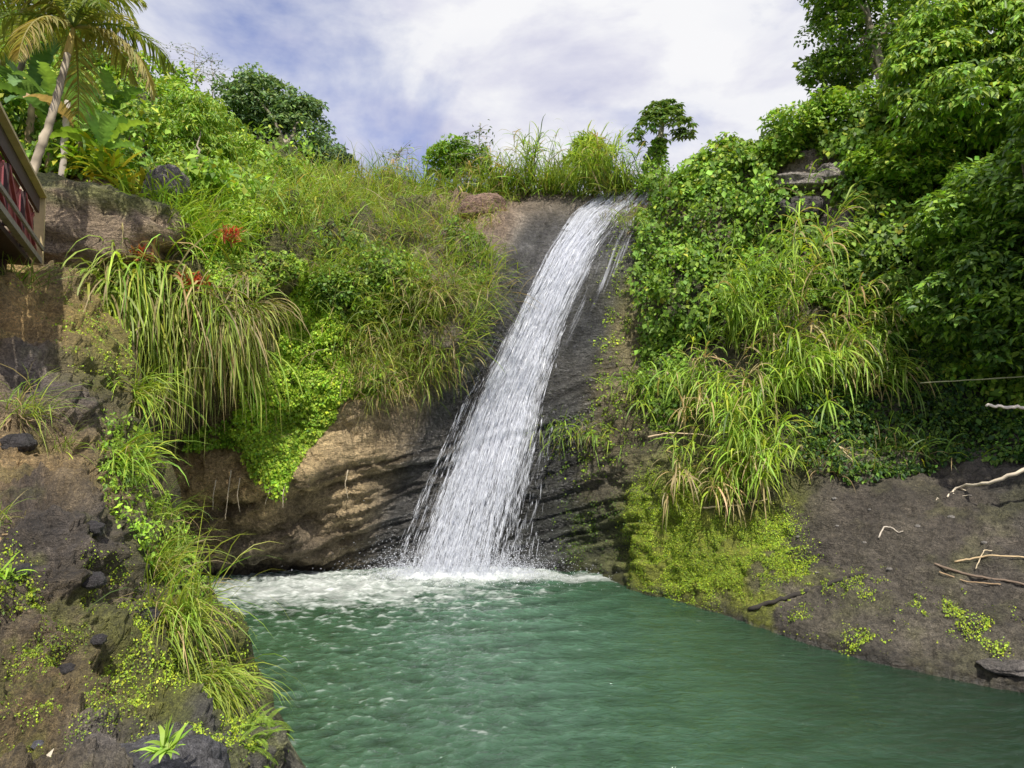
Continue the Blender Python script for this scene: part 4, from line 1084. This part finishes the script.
sparse_tree('thin tree with a loose round crown on the ridge', 480, 122, 196, 26, 14, 130)
sparse_tree('wispy bare tree above the pale hillside tree', 195, 48, 115, 33, 16, 150, leafL=.13)
sparse_tree('wispy bare tree next to the big dark tree', 212, 62, 122, 33, 14, 90, leafL=.12)
sparse_tree('leaning twiggy sapling on the grassy skyline', 398, 152, 190, 27, 10, 30, leafL=.12)

# papaya-like tree above the lip
b = gb(652, 192); ttop = at(np.array(662.), np.array(128.), np.array(b[1] + .3))
root = thing('papaya_tree', 'lone umbrella crowned tree with a vine wrapped trunk above the lip', 'tree', tuple(b))
mt = MB(); pts = curve(b, ttop, 0, 14, .03, (-.05, 0, 0)); tube(mt, pts, np.linspace(.14, .09, 14), (.2, .19, .13), 8, .1)
for k in range(16):
    a = k * 2.4; L_ = .55 + .35 * rng.random(); e = ttop + np.array([math.cos(a) * L_, math.sin(a) * L_, .28 - .4 * (k / 16) + .25])
    tube(mt, curve(ttop, e, -.08, 5), np.linspace(.018, .01, 5), (.2, .24, .08), 4)
part(mt, 'trunk', M_BARK, root)
mb = MB()
for k in range(130):
    a = rng.random() * 6.28; L_ = .1 + .98 * rng.random() ** .6; z = .95 * (1 - (L_ / 1.0) ** 2) - .15 + rng.normal() * .12
    c = ttop + np.array([math.cos(a) * L_, math.sin(a) * L_, z])
    m = 7; th = np.linspace(0, 2 * np.pi, m, endpoint=False)
    dd = np.stack([np.cos(th), np.sin(th), np.full(m, -.45)], -1) + rng.normal(size=(m, 3)) * .12
    leaves(mb, np.tile(c, (m, 1)), dd, np.tile([0, 0, 1.0], (m, 1)), .25, .11, vary((.09, .15, .035), m, .3))
part(mb, 'crown', M_TREE, root)
mb = MB()
for k in range(34):
    t = rng.random() ** 1.3; c = pts[int(t * 11)]; clump_leaves(mb, c, .42 * (1.25 - t) + .08, 70, .13, .08, [T_MD, T_BR], [3, 2])
part(mb, 'climbing_vine', M_LEAF, root)

# ------------------------------------------------------------------ palms
def palm(label, b, top, r0, r1, fronds, L, pal, bend=(0, 0, 0), nf_dry=2, down=.0):
    b = np.asarray(b, float); top = np.asarray(top, float)
    root = thing('palm_tree', label, 'palm', tuple(b), 'palms beside the wooden deck')
    mt = MB(); pts = curve(b, top, 0, 40, .008, bend)
    rad = np.linspace(r0, r1, 40) * (1 + .06 * (np.arange(40) % 3 == 0))
    cols = np.tile([.22, .18, .125], (40, 1)) * (1 + .35 * rng.normal(size=(40, 1)))
    tube(mt, pts, rad, np.clip(cols, .06, .5), 12, .04); part(mt, 'trunk', M_BARK, root)
    t_ = nrm(pts[-1] - pts[-4])
    mc = MB(); tube(mc, [pts[-1] - t_ * .05, pts[-1] + t_ * .3, pts[-1] + t_ * .7], [r1 * 1.25, r1 * 1.0, r1 * .4], (.36, .27, .08), 10); part(mc, 'crown_shaft', M_BARK, root)
    for k in range(fronds):
        a = k * 2.399 + rng.normal() * .2; el = 1.15 - 1.35 * (k / fronds)
        d = nrm(np.array([math.cos(a) * math.cos(el), math.sin(a) * math.cos(el), math.sin(el)]) + t_ * .25)
        dry = k >= fronds - nf_dry
        mb = MB(); n = 16; p = pts[-1] + t_ * .6; rp = [p]; ln = L * (.8 + .3 * rng.random())
        for j in range(n):
            d = nrm(d + np.array([0, 0, -1.0]) * (.045 + .16 * (j / n) + (.06 if dry else 0))); p = p + d * ln / n; rp.append(p)
        rp = np.array(rp); col = np.array((.24, .21, .06)) if dry else np.asarray(pal[k % len(pal)])
        tube(mb, rp, np.linspace(.03, .006, n + 1), col * 1.1, 5)
        m = 50; tt = np.linspace(.12, .99, m) * n; i0 = np.clip(tt.astype(int), 0, n - 1); bb = rp[i0] + (rp[i0 + 1] - rp[i0]) * (tt - i0)[:, None]
        tn = nrm(rp[i0 + 1] - rp[i0]); sd = nrm(np.cross(tn, [0, 0, 1.0])); ll = ln * .3 * np.sin(np.pi * np.clip(tt / n * .9 + .1, 0, 1)) ** .7
        for sg in (-1, 1):
            dd = nrm(tn * .55 + sd * sg * .8 + np.array([0, 0, -.1]) + rng.normal(size=(m, 3)) * .1)
            c = vary(col, m, .18, .1); blades(mb, bb, dd, ll, .045, 1.0 + .6 * rng.random(m), c, c * .8 + G_DRY * .15, 4, .2)
        part(mb, 'frond', M_GRASS, root)
    return root


pg = [(.13, .18, .03), (.18, .22, .03), (.1, .15, .03), (.22, .22, .05)]
palm('main palm with a leaning pale trunk beside the maroon deck', at(np.array(2.), np.array(236.), np.array(12.2)), at(np.array(68.), np.array(52.), np.array(13.4)), .085, .06, 16, 2.2, pg, bend=(.1, 0, -.12), nf_dry=3)
palm('thin dark palm stem leaning in at the top left corner', gb(-30, 130), at(np.array(33.), np.array(-12.), np.array(18.)), .09, .06, 11, 2.6, pg, bend=(.05, 0, 0), nf_dry=1)
palm('short palm stem behind the main trunk', gb(-15, 150), at(np.array(32.), np.array(40.), np.array(18.5)), .09, .07, 11, 2.3, pg, bend=(.05, 0, 0), nf_dry=1)

# ------------------------------------------------------------------ banana plants
def banana(label, px, pyb, pyt, nl, L, Wd, cols, seed=0, spread=1.0):
    b = gb(px, pyb); D = b[1]; t = at(np.array(float(px) + 2), np.array(float(pyt)), np.array(D))
    root = thing('banana_plant', label, 'banana plant', tuple(b), 'banana plants on the left shoulder')
    mt = MB(); pts = curve(b, t, 0, 10, .02); tube(mt, pts, np.linspace(.13, .06, 10), np.clip(np.tile([.16, .12, .06], (10, 1)) * (1 + .4 * rng.normal(size=(10, 1))), .03, .4), 9, .06); part(mt, 'pseudostem', M_BARK, root)
    for k in range(nl):
        a = k * 2.4 + seed; el = 1.25 - 1.1 * k / nl
        d = nrm([math.cos(a) * math.cos(el) * spread, math.sin(a) * math.cos(el) * .8 - .15, math.sin(el)])
        n = 34; p = pts[-1].copy(); rp = [p]; ln = L * (.75 + .4 * rng.random())
        for j in range(n):
            d = nrm(d + np.array([0, 0, -1.0]) * (.02 + .14 * j / n) * .5); p = p + d * ln / n; rp.append(p)
        rp = np.array(rp); tn = nrm(np.gradient(rp, axis=0)); sd = nrm(np.cross(tn, [0.05, .1, 1.0])); un = np.cross(sd, tn)
        w = Wd * np.sin(np.pi * np.clip(np.linspace(.06, 1, n + 1), 0, 1)) ** .6 * .5
        jag = 1 - .55 * rng.random(n + 1) * (rng.random(n + 1) < .45)
        Lf = rp + sd * (w * jag)[:, None] + un * (w * .35 + rng.normal(size=n + 1) * .025)[:, None]; Rt = rp - sd * (w * jag)[:, None] + un * (w * .35)[:, None]
        V = np.concatenate([rp, Lf, Rt]); i = np.arange(n)
        f = np.concatenate([np.stack([i, i + 1, i + n + 2, i + n + 1], -1), np.stack([i, i + 2 * n + 2, i + 2 * n + 3, i + 1], -1)])
        c = np.array(cols[k % len(cols)]); C = np.concatenate([np.tile(c * 1.3, (n + 1, 1)), np.tile(c, (2 * n + 2, 1))]) * np.exp(rng.normal(0, .1, (3 * n + 3, 1)))
        mb = MB(); mb.add(V, [f], C); part(mb, 'leaf', M_LEAF, root)


bcol = [(.07, .14, .03), (.1, .18, .04), (.14, .24, .04), (.06, .12, .04)]
banana('banana plant with broad leaves left of the dead pole', 52, 178, 120, 9, 1.7, .5, bcol, .3)
banana('banana plant with brown ragged stem just right of the dead pole', 78, 180, 135, 8, 1.5, .45, bcol + [(.3, .2, .1)], 1.1)
banana('low banana plant reaching towards the grey boulder', 100, 186, 150, 8, 1.6, .36, [(.14, .24, .03), (.1, .2, .05), (.2, .3, .04)], 2.0, 1.2)
banana('dark banana plant behind the palm trunk', 30, 160, 100, 8, 1.9, .5, [(.05, .1, .03), (.09, .16, .05)], .8)
banana('pale banana plant high on the hill behind the others', 110, 150, 112, 7, 1.7, .42, bcol, 2.6)

# dead pole
b = gb(62, 186); t = at(np.array(68.), np.array(101.), np.array(b[1]))
mb = MB(); tube(mb, curve(b, t, 0, 9, .02), np.linspace(.085, .07, 9), (.34, .29, .24), 9, .06)
tag(mb.build('dead_pole', M_BARK, loc=b), 'bare pale dead trunk standing among the banana plants', 'pole')

# croton and ornamental shrubs
def rosette(name, label, cat, P, n, L, Wd, pal, wts, group=None, flat=.5, droop=.8, mat=None, rad=.05):
    mb = MB(); d = rv(n); d[:, 2] = np.abs(d[:, 2]) * (1 - flat) + .15 + .3 * rng.random(n)
    col = vary(pick(n, pal, wts), n, .2, .08)
    b = np.asarray(P) + rng.normal(size=(n, 3)) * rad
    blades(mb, b, nrm(d), L * (.6 + .6 * rng.random(n)), Wd * (.7 + .5 * rng.random(n)), droop * (.5 + rng.random(n)), col * .9, col, 5, .15)
    return tag(mb.build(name, mat or M_LEAF, loc=P), label, cat, group)


for px, py, lab, nn in ((92, 178, 'yellow leaved shrub at the foot of the banana stems', 90), (112, 190, 'gold and green shrub between the bananas and the shelf rock', 110), (128, 198, 'low yellowing shrub next to the grey boulder', 70)):
    rosette('croton_shrub', lab, 'shrub', gb(px, py) + np.array([0, -.1, .15]), nn, .55, .12, [G_YEL * 1.1, (.4, .36, .03), V_BR, V_MD], [4, 3, 3, 1], 'yellow shrubs on the left shoulder', .5, 1.0, rad=.22)
rosette('agave_plant', 'spiky thin leaved plant beneath the banana plants', 'plant', gb(38, 185) + np.array([0, -.1, .1]), 30, .7, .06, [G_BRT, G_YEL], [1, 1], None, .4, .7)
REDP = [(.36, .05, .035), (.4, .12, .05), (.25, .1, .05), (.14, .18, .03)]
for px, py, lab, nn in ((138, 266, 'rusty red leaved plant at the left end of the hanging grass', 60), (200, 300, 'bright red flowering plant in the middle of the hanging grass', 90), (222, 268, 'orange red plant along the top of the hanging grass', 60), (286, 272, 'orange tipped plant at the top of the bright ground cover', 60), (135, 380, 'dull red leaves beneath the hanging grass', 40)):
    p, nv = cliff.look([(px, py)])
    rosette('red_leaved_plant', lab, 'plant', p[0] + nv[0] * (.5 if py < 350 else .15) + np.array([0, 0, .2]), nn * 2, .24, .05, REDP, [4, 3, 2, 1], 'red leaved plants on the left wall', .4, .7, rad=.1)
p = [at(np.array(166.), np.array(752.), np.array(4.62))]; nv = [np.array([0, -.5, .8])]
rosette('rosette_plant', 'small lime green leafy rosette on the grey rock at the bottom', 'plant', p[0] + nv[0] * .01, 34, .17, .045, [(.2, .34, .04), (.27, .38, .05)], [1, 1], None, .4, .9, rad=.015)
p, nv = bank.look([(10, 590)])
rosette('fern_plant', 'small green fern against the left frame on the bank', 'plant', p[0] + nv[0] * .01, 40, .22, .03, [V_BR, G_BRT], [1, 1], 'little ferns on the near bank', .4, .9, rad=.04)


def fern(label, P, nf, L, lean, colr, group):
    root = thing('fern', label, 'fern', tuple(P), group)
    for k in range(nf):
        d = nrm(np.asarray(lean) + rng.normal(size=3) * .55 + np.array([0, 0, .35])); n = 10; p = np.asarray(P) + rng.normal(size=3) * .06; rp = [p]; ln = L * (.7 + .5 * rng.random())
        for j in range(n):
            d = nrm(d + np.array([0, 0, -.13])); p = p + d * ln / n; rp.append(p)
        rp = np.array(rp); mb = MB(); c = np.asarray(colr) * math.exp(rng.normal() * .2); tube(mb, rp, np.linspace(.004, .0015, n + 1), c * .8, 4)
        m = 20; tt = np.linspace(.1, .98, m) * n; i0 = np.clip(tt.astype(int), 0, n - 1); bb = rp[i0] + (rp[i0 + 1] - rp[i0]) * (tt - i0)[:, None]
        tn = nrm(rp[i0 + 1] - rp[i0]); sd = nrm(np.cross(tn, [0, .2, 1.0])); ll = ln * .17 * np.sin(np.pi * np.clip(tt / n * .9 + .1, 0, 1)) ** .7
        for sg in (-1, 1):
            leaves(mb, bb, tn * .4 + sd * sg, np.tile([0, -.3, 1.0], (m, 1)), ll, ll * .24, vary(c, m, .15, .06))
        part(mb, 'frond', M_LEAF, root)


for px, py, lab, ln, nf in ((225, 705, 'fern spray under the arching lime grass at the waterline', .5, 14), (245, 745, 'lowest bright fern hanging over the pool corner', .5, 16), (200, 690, 'darker fern tucked behind the lime grass', .4, 10), (235, 760, 'fern at the bottom frame edge by the grey rock', .45, 14),
                            (165, 555, 'leafy green fern where the bank meets the cliff foot', .55, 10), (140, 520, 'small fern halfway along the bank edge', .5, 8)):
    p, nv = bank.look([(px, py)])
    fern(lab, p[0] + nv[0] * .05, nf * 2, ln * .62, (.6, -.3, .1), (.14, .22, .025) if 'dark' not in lab else (.07, .12, .02), 'ferns along the near bank edge')

# ------------------------------------------------------------------ stones
def stone(name, label, P, size, col, group=None, cat='stone', seed=1, mat=M_STONE, sink=.25, wetv=0.0, rot=0.0, sq=.8, jag=1.0, moss=0.0):
    th = np.linspace(0, np.pi, 26); phh = np.linspace(0, 2 * np.pi, 44, endpoint=False)
    T_, Ph = np.meshgrid(th, phh, indexing='ij')
    d = np.stack([np.sin(T_) * np.cos(Ph), np.sin(T_) * np.sin(Ph), np.cos(T_)], -1)
    r = 1 + .22 * fbm(d * 1.3 + seed * 7.7, 3) + .12 * jag * ridged(d * 2.4 + seed * 3.1, 4) + .04 * fbm(d * 8 + seed, 3)
    q = np.sign(d) * np.abs(d) ** sq
    V = q * r[..., None] * np.asarray(size)
    c, s_2 = math.cos(rot), math.sin(rot); V = np.stack([V[..., 0] * c - V[..., 2] * s_2, V[..., 1], V[..., 0] * s_2 + V[..., 2] * c], -1)
    V = V + np.asarray(P) + np.array([0, 0, size[2] * (1 - 2 * sink)])
    i = np.arange(25)[:, None] * 44; j = np.arange(44)[None]; j2 = (j + 1) % 44
    f = np.stack([i + j, i + 44 + j, i + 44 + j2, i + j2], -1).reshape(-1, 4)
    C = np.asarray(col) * (1 + .3 * fbm(V * 2 / max(size), 3))[..., None]
    if moss:
        mk = sstep(.15, .7, q[..., 2] + .5 * fbm(V * 2.5, 3))[..., None] * moss; C = C * (1 - mk) + np.array([.13, .16, .03]) * mk
    mb = MB(); mb.add(V.reshape(-1, 3), [f], C.reshape(-1, 3))
    o = mb.build(name, mat, loc=P)
    a = o.data.attributes.new('Wet', 'FLOAT', 'POINT'); a.data.foreach_set('value', np.full(len(o.data.vertices), wetv, np.float32))
    return tag(o, label, cat, group)


P = gb(168, 205); stone('boulder', 'grey boulder standing beside the lime green grass', P + np.array([0, -.2, 0]), (.42, .4, .42), (.16, .14, .13), None, 'boulder', 4, M_ROCK)
stone('shelf_rock', 'long flat brown rock slab beside the wooden deck', at(np.array(96.), np.array(232.), np.array(15.7)), (1.65, 1.3, .85), (.3, .22, .14), None, 'boulder', 9, M_ROCK, .5, rot=R(-9), sq=.72, jag=2.2, moss=.75)
p, nv = cliff.look([(482, 215)]); stone('brown_rock', 'reddish brown rock outcrop at the left of the fall lip', p[0], (.75, .6, .5), (.24, .15, .105), None, 'rock', 3, M_ROCK, .45)
for px, py, sz, lab, sd in ((805, 190, (.75, .5, .22), 'pale weathered ledge rock showing through the creepers', 5), (840, 180, (.5, .4, .25), 'grey ledge rock just right of the pale one', 6), (795, 215, (.6, .45, .28), 'dark jutting rock under the pale ledge', 8)):
    p, nv = cliff.look([(px, py)]); stone('ledge_rock', lab, p[0] + nv[0] * .12, sz, (.3, .27, .23) if 'dark' not in lab else (.09, .08, .075), 'rocks in the right cliff', 'rock', sd, M_ROCK, .45, sq=.6, jag=2.2)
for px, py, sz, lab, sd in ((72, 660, .065, 'wet black stone lower of the pair on the bank', 2), (86, 652, .06, 'wet black stone upper of the pair on the bank', 3), (16, 440, .17, 'dark rounded stone under the wiry grass', 5), (82, 580, .1, 'blue grey stone in the middle of the dark rock', 6), (84, 532, .1, 'small slate stone near the top of the dark rock', 7), (30, 572, .08, 'flat grey stone left on the dark rock', 8), (134, 622, .12, 'dark stone on the bank edge below the ferns', 9), (42, 735, .04, 'tiny grey pebble stone near the bottom of the bank', 10), (150, 600, .07, 'small grey stone beside the moss strip', 12)):
    p, nv = bank.look([(px, py)]); stone('loose_stone', lab, p[0] - np.array([0, 0, sz * .28]) + nv[0] * sz * .2, (sz, sz * .8, sz * .7), (.05, .045, .045) if 'black' in lab or 'dark' in lab else (.13, .13, .15), 'stones on the near bank', 'stone', sd, M_STONE, .5, .6)
stone('grey_rock', 'large grey rock at the bottom edge of the picture', at(np.array(138.), np.array(800.), np.array(4.95)), (.5, .32, .36), (.15, .145, .15), None, 'rock', 14, M_BANK, .5)
stone('grey_rock', 'angular slate grey rock behind the lime rosette', at(np.array(186.), np.array(800.), np.array(5.3)), (.27, .3, .4), (.11, .11, .12), None, 'rock', 15, M_BANK, .5)
p = at_level(np.array(697.), np.array(601.)); stone('pale_stone', 'pale stone standing at the waterline below the moss', p, (.1, .09, .16), (.4, .38, .34), None, 'stone', 17)
for k, (px, py, s) in enumerate([(835, 505, .05), (865, 545, .04), (800, 540, .04), (890, 570, .05), (838, 530, .035), (953, 525, .06), (920, 535, .05), (818, 575, .04), (870, 515, .03), (985, 545, .05)]):
    p, nv = cliff.look([(px, py)]); stone('bank_pebble', 'small pale grey pebble lying on the dark bank slab', p[0] - np.array([0, 0, s * .2]) + nv[0] * s * .15, (s, s * .8, s * .5), (.28, .26, .23), 'pebbles on the dark bank', 'pebble', 20 + k, M_STONE, .3)
p, nv = cliff.look([(1012, 668)]); stone('flat_rock', 'flat rock ledge at the right end of the waterline', p[0] + np.array([.25, .1, -.1]), (.6, .35, .1), (.14, .125, .11), None, 'rock', 31, M_ROCK, .5)

# ------------------------------------------------------------------ fallen branches, sticks and roots
def stick(name, label, pts, r0, r1, col, cat, group=None, twigs=0):
    pts = np.asarray(pts, float); t = np.linspace(0, 1, 24); k = np.linspace(0, 1, len(pts))
    P = np.stack([np.interp(t, k, pts[:, i]) for i in range(3)], -1)
    for _ in range(2): P[1:-1] = (P[:-2] + P[1:-1] * 2 + P[2:]) / 4
    P[1:-1] += rng.normal(size=(22, 3)) * r0 * .25
    mb = MB(); tube(mb, P, np.linspace(r0, r1, 24), col, 7, .06)
    if not twigs: return tag(mb.build(name, M_BARK, loc=P[0]), label, cat, group)
    root = thing(name, label, cat, tuple(P[0]), group); part(mb, 'limb', M_BARK, root)
    for j in range(twigs):
        s0 = P[23 - 2 * j - rng.integers(0, 3)]; d = nrm(P[-1] - P[15] + rng.normal(size=3) * .5); e = s0 + d * .35 * (.6 + .8 * rng.random()) + np.array([0, -.05, -.12])
        mt = MB(); tube(mt, curve(s0, e, .02, 7, .015), np.linspace(r1 * .9, r1 * .35, 7), col, 5); part(mt, 'twig', M_BARK, root)
    return root


A = lambda px, py, D: at(np.array(float(px)), np.array(float(py)), np.array(float(D)))
S = lambda px, py, up=.03: cliff.look([(px, py)])[0][0] + np.array([0, -.02, up])
PALE = (.5, .42, .3)
stick('fallen_branch', 'pale bare branch sloping down onto the right bank', [A(1075, 452, 12.4), A(1024, 470, 12.8), A(985, 484, 13.2), S(956, 490, .06), S(948, 505, .03)], .045, .015, PALE, 'branch', 'bare branches on the right bank', 3)
stick('broken_branch', 'short pale broken limb poking out of the dark hollow', [A(1130, 412, 14.8), A(1024, 408, 13.4), A(1005, 407, 13.3), A(986, 406, 13.4)], .035, .025, (.58, .5, .4), 'branch', 'bare branches on the right bank')
stick('dry_cane', 'thin dry cane lying level across the dark hollow', [A(920, 383, 14.6), A(970, 380, 14.2), A(1050, 375, 13.8), A(1130, 368, 14.8)], .012, .01, (.2, .2, .1), 'cane', 'canes on the right side')
stick('dry_cane', 'longest dark cane lying on the bank near the right edge', [S(936, 571), S(970, 579), S(1010, 587), S(1040, 592)], .022, .018, (.14, .1, .07), 'cane', 'canes on the right side')
stick('dry_cane', 'straw coloured cane above the dark one on the bank', [S(955, 568), S(990, 566, .06), S(1040, 565, .06)], .016, .012, (.42, .3, .16), 'cane', 'canes on the right side')
stick('dry_cane', 'thin brown cane just below the dark one on the bank', [S(940, 577), S(965, 584), S(1000, 590)], .012, .01, (.3, .2, .11), 'cane', 'canes on the right side')
stick('dry_cane', 'cane crossing the others near the frame edge', [S(975, 574, .05), S(985, 562, .06), S(992, 556, .03)], .01, .008, (.45, .36, .22), 'cane', 'canes on the right side')
stick('dead_reed', 'long straw coloured dead reed hanging diagonally out of the thicket', [A(792, 380, 16.9), A(806, 405, 16.5), A(822, 428, 16.1), A(850, 458, 15.4), A(868, 474, 15.0)], .018, .01, (.52, .4, .22), 'dead reed', 'dead reeds in the thicket', 4)
stick('dead_reed', 'bleached dead reed leaning up through the tall reeds', [A(788, 300, 17.6), A(800, 285, 17.5), A(815, 268, 17.4)], .016, .01, (.5, .4, .24), 'dead reed', 'dead reeds in the thicket', 2)
stick('dead_reed', 'dead reed lying flat over the mossy brow', [A(648, 437, 17.3), A(668, 433, 17.1), A(700, 434, 16.8), A(715, 438, 16.7)], .02, .012, (.46, .34, .2), 'dead reed', 'dead reeds in the thicket', 2)
stick('dead_reed', 'straw stem lying along the top of the bank slab', [S(705, 515, .12), S(740, 512, .12), S(770, 508, .1)], .02, .012, (.5, .38, .22), 'dead reed', 'dead reeds in the thicket', 2)
stick('exposed_root', 'curled pale root lying on the bank below the thicket', [S(880, 545), S(885, 535, .05), S(893, 535, .05), S(900, 541), S(905, 540)], .014, .008, (.42, .36, .28), 'root')
stick('embedded_log', 'dark half buried log running down the bank slab to the water', [S(752, 612, -.02), S(790, 600, .01), S(830, 588, .01), S(866, 577, -.02)], .05, .035, (.03, .026, .022), 'log')
for k, (px, y0, y1, lab) in enumerate([(228, 470, 520, 'longest pale root hanging over the dark undercut'), (213, 480, 510, 'short root left of the longest one'), (237, 478, 512, 'thin straight root right of the longest one'), (268, 485, 505, 'fine root below the ground cover tip'), (283, 480, 508, 'fine root beside the ground cover tip'), (345, 470, 498, 'small root in the middle of the tan wall')]):
    D = gb(px, y0)[1] - .15
    stick('hanging_root', lab, [A(px + 3, y0, D), A(px, (y0 + y1) / 2, D - .1), A(px - 3 + k % 3 * 3, y1, D - .1)], .012, .005, (.4, .33, .22), 'root', 'roots hanging on the left wall')
p, nv = bank.look([(46, 762)]); mb = MB()
leaves(mb, np.array([p[0] + nv[0] * .02]), np.array([[.4, .1, 1.0]]), np.array([[0, -1.0, .3]]), .14, .04, np.array([[.6, .52, .4]]), True)
tag(mb.build('dry_leaf', M_LEAF, loc=p[0]), 'curled pale dead leaf at the bottom left of the bank', 'leaf')

# ------------------------------------------------------------------ wooden deck at the left edge
c0 = A(38, 265, 13.0); top_z = A(40, 196, 13.0)[2]; zb = c0[2]
dirn = nrm(np.array([.50, -1.0, 0])); out_ = np.array([-dirn[1], dirn[0], 0]) * 1.0   # along the rail towards the viewer / outwards over the pool
inn = -out_ if out_[0] > 0 else out_
outw = -inn
deck = thing('wooden_deck', 'maroon and cream timber deck with braced railing at the left edge', 'deck', tuple(c0 + inn * 1.0))
Ld = 6.0; U = np.array([0, 0, 1.0]); hgt = top_z - zb


def dk(name, mat, fn, par=None):
    mb = MB(); fn(mb); return part(mb, name, mat, par or deck, False)


along = lambda t, z, o=0.0: np.array([c0[0], c0[1], 0]) + dirn * t + outw * o + np.array([0, 0, zb + z])
dk('corner_board', M_CREAM, lambda m: bar(m, along(0, 0, .0), along(0, hgt, .0), .16, .1, (1, 1, 1), up=dirn))
dk('cap_rail', M_CREAM, lambda m: bar(m, along(.06, hgt - .02, .03), along(Ld, hgt - .02, .03), .16, .05, (1, 1, 1)))
dk('dark_board', M_DARKWOOD, lambda m: bar(m, along(.09, hgt - .2, -.02), along(Ld, hgt - .2, -.02), .05, .29, (1, 1, 1)))  # dark maroon-brown timber below the cap rail
for k in range(4):
    t0 = .12 + k * 1.45; t1 = t0 + 1.3
    pan = dk('panel', M_RED, lambda m: bar(m, along(t0, hgt * .5 - .05, -.1), along(t1, hgt * .5 - .05, -.1), .03, hgt * .62, (1, 1, 1)))
    dk('brace', M_RED, lambda m: (bar(m, along(t0, .2, -.03), along(t1, hgt - .38, -.03), .05, .07, (1, 1, 1)), bar(m, along(t0, hgt - .38, -.085 + .0), along(t1, .2, -.085), .04, .07, (1, 1, 1))), pan)
    dk('post', M_DARKWOOD, lambda m: bar(m, along(t1 + .07, .0, -.04), along(t1 + .07, hgt - .36, -.04), .06, .06, (1, 1, 1), up=dirn))
dk('lower_rail', M_GREYWOOD, lambda m: bar(m, along(.1, .28, .08), along(Ld, .28, .08), .04, .07, (1, 1, 1)))
dk('edge_beam', M_GREYWOOD, lambda m: bar(m, along(.1, .06, .02), along(Ld, .06, .02), .1, .1, (1, 1, 1)))
dk('floor', M_DARKWOOD, lambda m: box(m, along(Ld / 2, .02, -1.6), dirn, outw, U, Ld / 2, 1.5, .05, (1, 1, 1)))
for t in (.4, 3.0, 5.6):
    dk('support_post', M_DARKWOOD, lambda m: bar(m, along(t, -1.6, -.5), along(t, -.04, -.5), .16, .16, (1, 1, 1), up=dirn))

# ------------------------------------------------------------------ light and sky
SUN = nrm(np.array([.08, -.53, .84]))
el = math.asin(SUN[2]); az = math.atan2(SUN[0], SUN[1])
sd = bpy.data.lights.new('sun', 'SUN'); sd.energy = 5.0; sd.angle = R(.6); sd.color = (1, .95, .86)
so = bpy.data.objects.new('sun', sd); COL.objects.link(so)
from mathutils import Vector
so.rotation_euler = Vector(SUN).to_track_quat('Z', 'Y').to_euler(); so.location = (8, -8, 30)

wd = bpy.data.worlds.new('World'); SC.world = wd; wd.use_nodes = True
nt = wd.node_tree; nt.nodes.clear(); L = nt.links
out = nt.nodes.new('ShaderNodeOutputWorld')
sk_ = nt.nodes.new('ShaderNodeTexSky'); sk_.sky_type = 'NISHITA'; sk_.sun_disc = False; sk_.sun_elevation = el; sk_.sun_rotation = az
sk_.air_density = 1.0; sk_.dust_density = .6; sk_.ozone_density = 3
bg = N(nt, 'ShaderNodeBackground', Strength=.11)
skm = N(nt, 'ShaderNodeMix', data_type='RGBA', blend_type='MULTIPLY'); skm.inputs['Factor'].default_value = 1; skm.inputs[7].default_value = (1.2, 1.1, 1.5, 1)
L.new(sk_.outputs[0], skm.inputs[6]); L.new(skm.outputs[2], bg.inputs[0])
tc = N(nt, 'ShaderNodeTexCoord')
mp = N(nt, 'ShaderNodeMapping'); mp.inputs['Scale'].default_value = (1.0, 1.0, 1.9); mp.inputs['Location'].default_value = (.35, .1, .2)
L.new(tc.outputs['Generated'], mp.inputs[0])
n1 = N(nt, 'ShaderNodeTexNoise', Scale=2.6, Detail=7.0, Roughness=.55, Distortion=.25); L.new(mp.outputs[0], n1.inputs['Vector'])
cov = ramp(nt, [(.37, g4(.15)), (.52, g4(.94)), (.62, g4(1))]); L.new(n1.outputs['Fac'], cov.inputs[0])
mp2 = N(nt, 'ShaderNodeMapping'); mp2.inputs['Scale'].default_value = (1, 1, 2.2); mp2.inputs['Location'].default_value = (3.1, 1.7, .4); L.new(tc.outputs['Generated'], mp2.inputs[0])
n2 = N(nt, 'ShaderNodeTexNoise', Scale=4.2, Detail=6.0, Roughness=.55, Distortion=.2); L.new(mp2.outputs[0], n2.inputs['Vector'])
shd = ramp(nt, [(.34, (.50, .51, .68, 1)), (.47, (.70, .70, .80, 1)), (.58, (.88, .88, .90, 1))]); L.new(n2.outputs['Fac'], shd.inputs[0])
bg2 = N(nt, 'ShaderNodeBackground', Strength=1.06); L.new(shd.outputs[0], bg2.inputs[0])
ms = N(nt, 'ShaderNodeMixShader'); L.new(cov.outputs[0], ms.inputs[0]); L.new(bg.outputs[0], ms.inputs[1]); L.new(bg2.outputs[0], ms.inputs[2])
L.new(ms.outputs[0], out.inputs[0])

SC.view_settings.view_transform = 'Standard'; SC.view_settings.look = 'None'; SC.view_settings.exposure = 0; SC.view_settings.gamma = 1.12
SC.render.engine = 'CYCLES'
SC.cycles.max_bounces = 8; SC.cycles.transparent_max_bounces = 16; SC.cycles.use_denoising = True
SC.cycles.caustics_reflective = False; SC.cycles.caustics_refractive = False
SC.render.resolution_x = W; SC.render.resolution_y = H
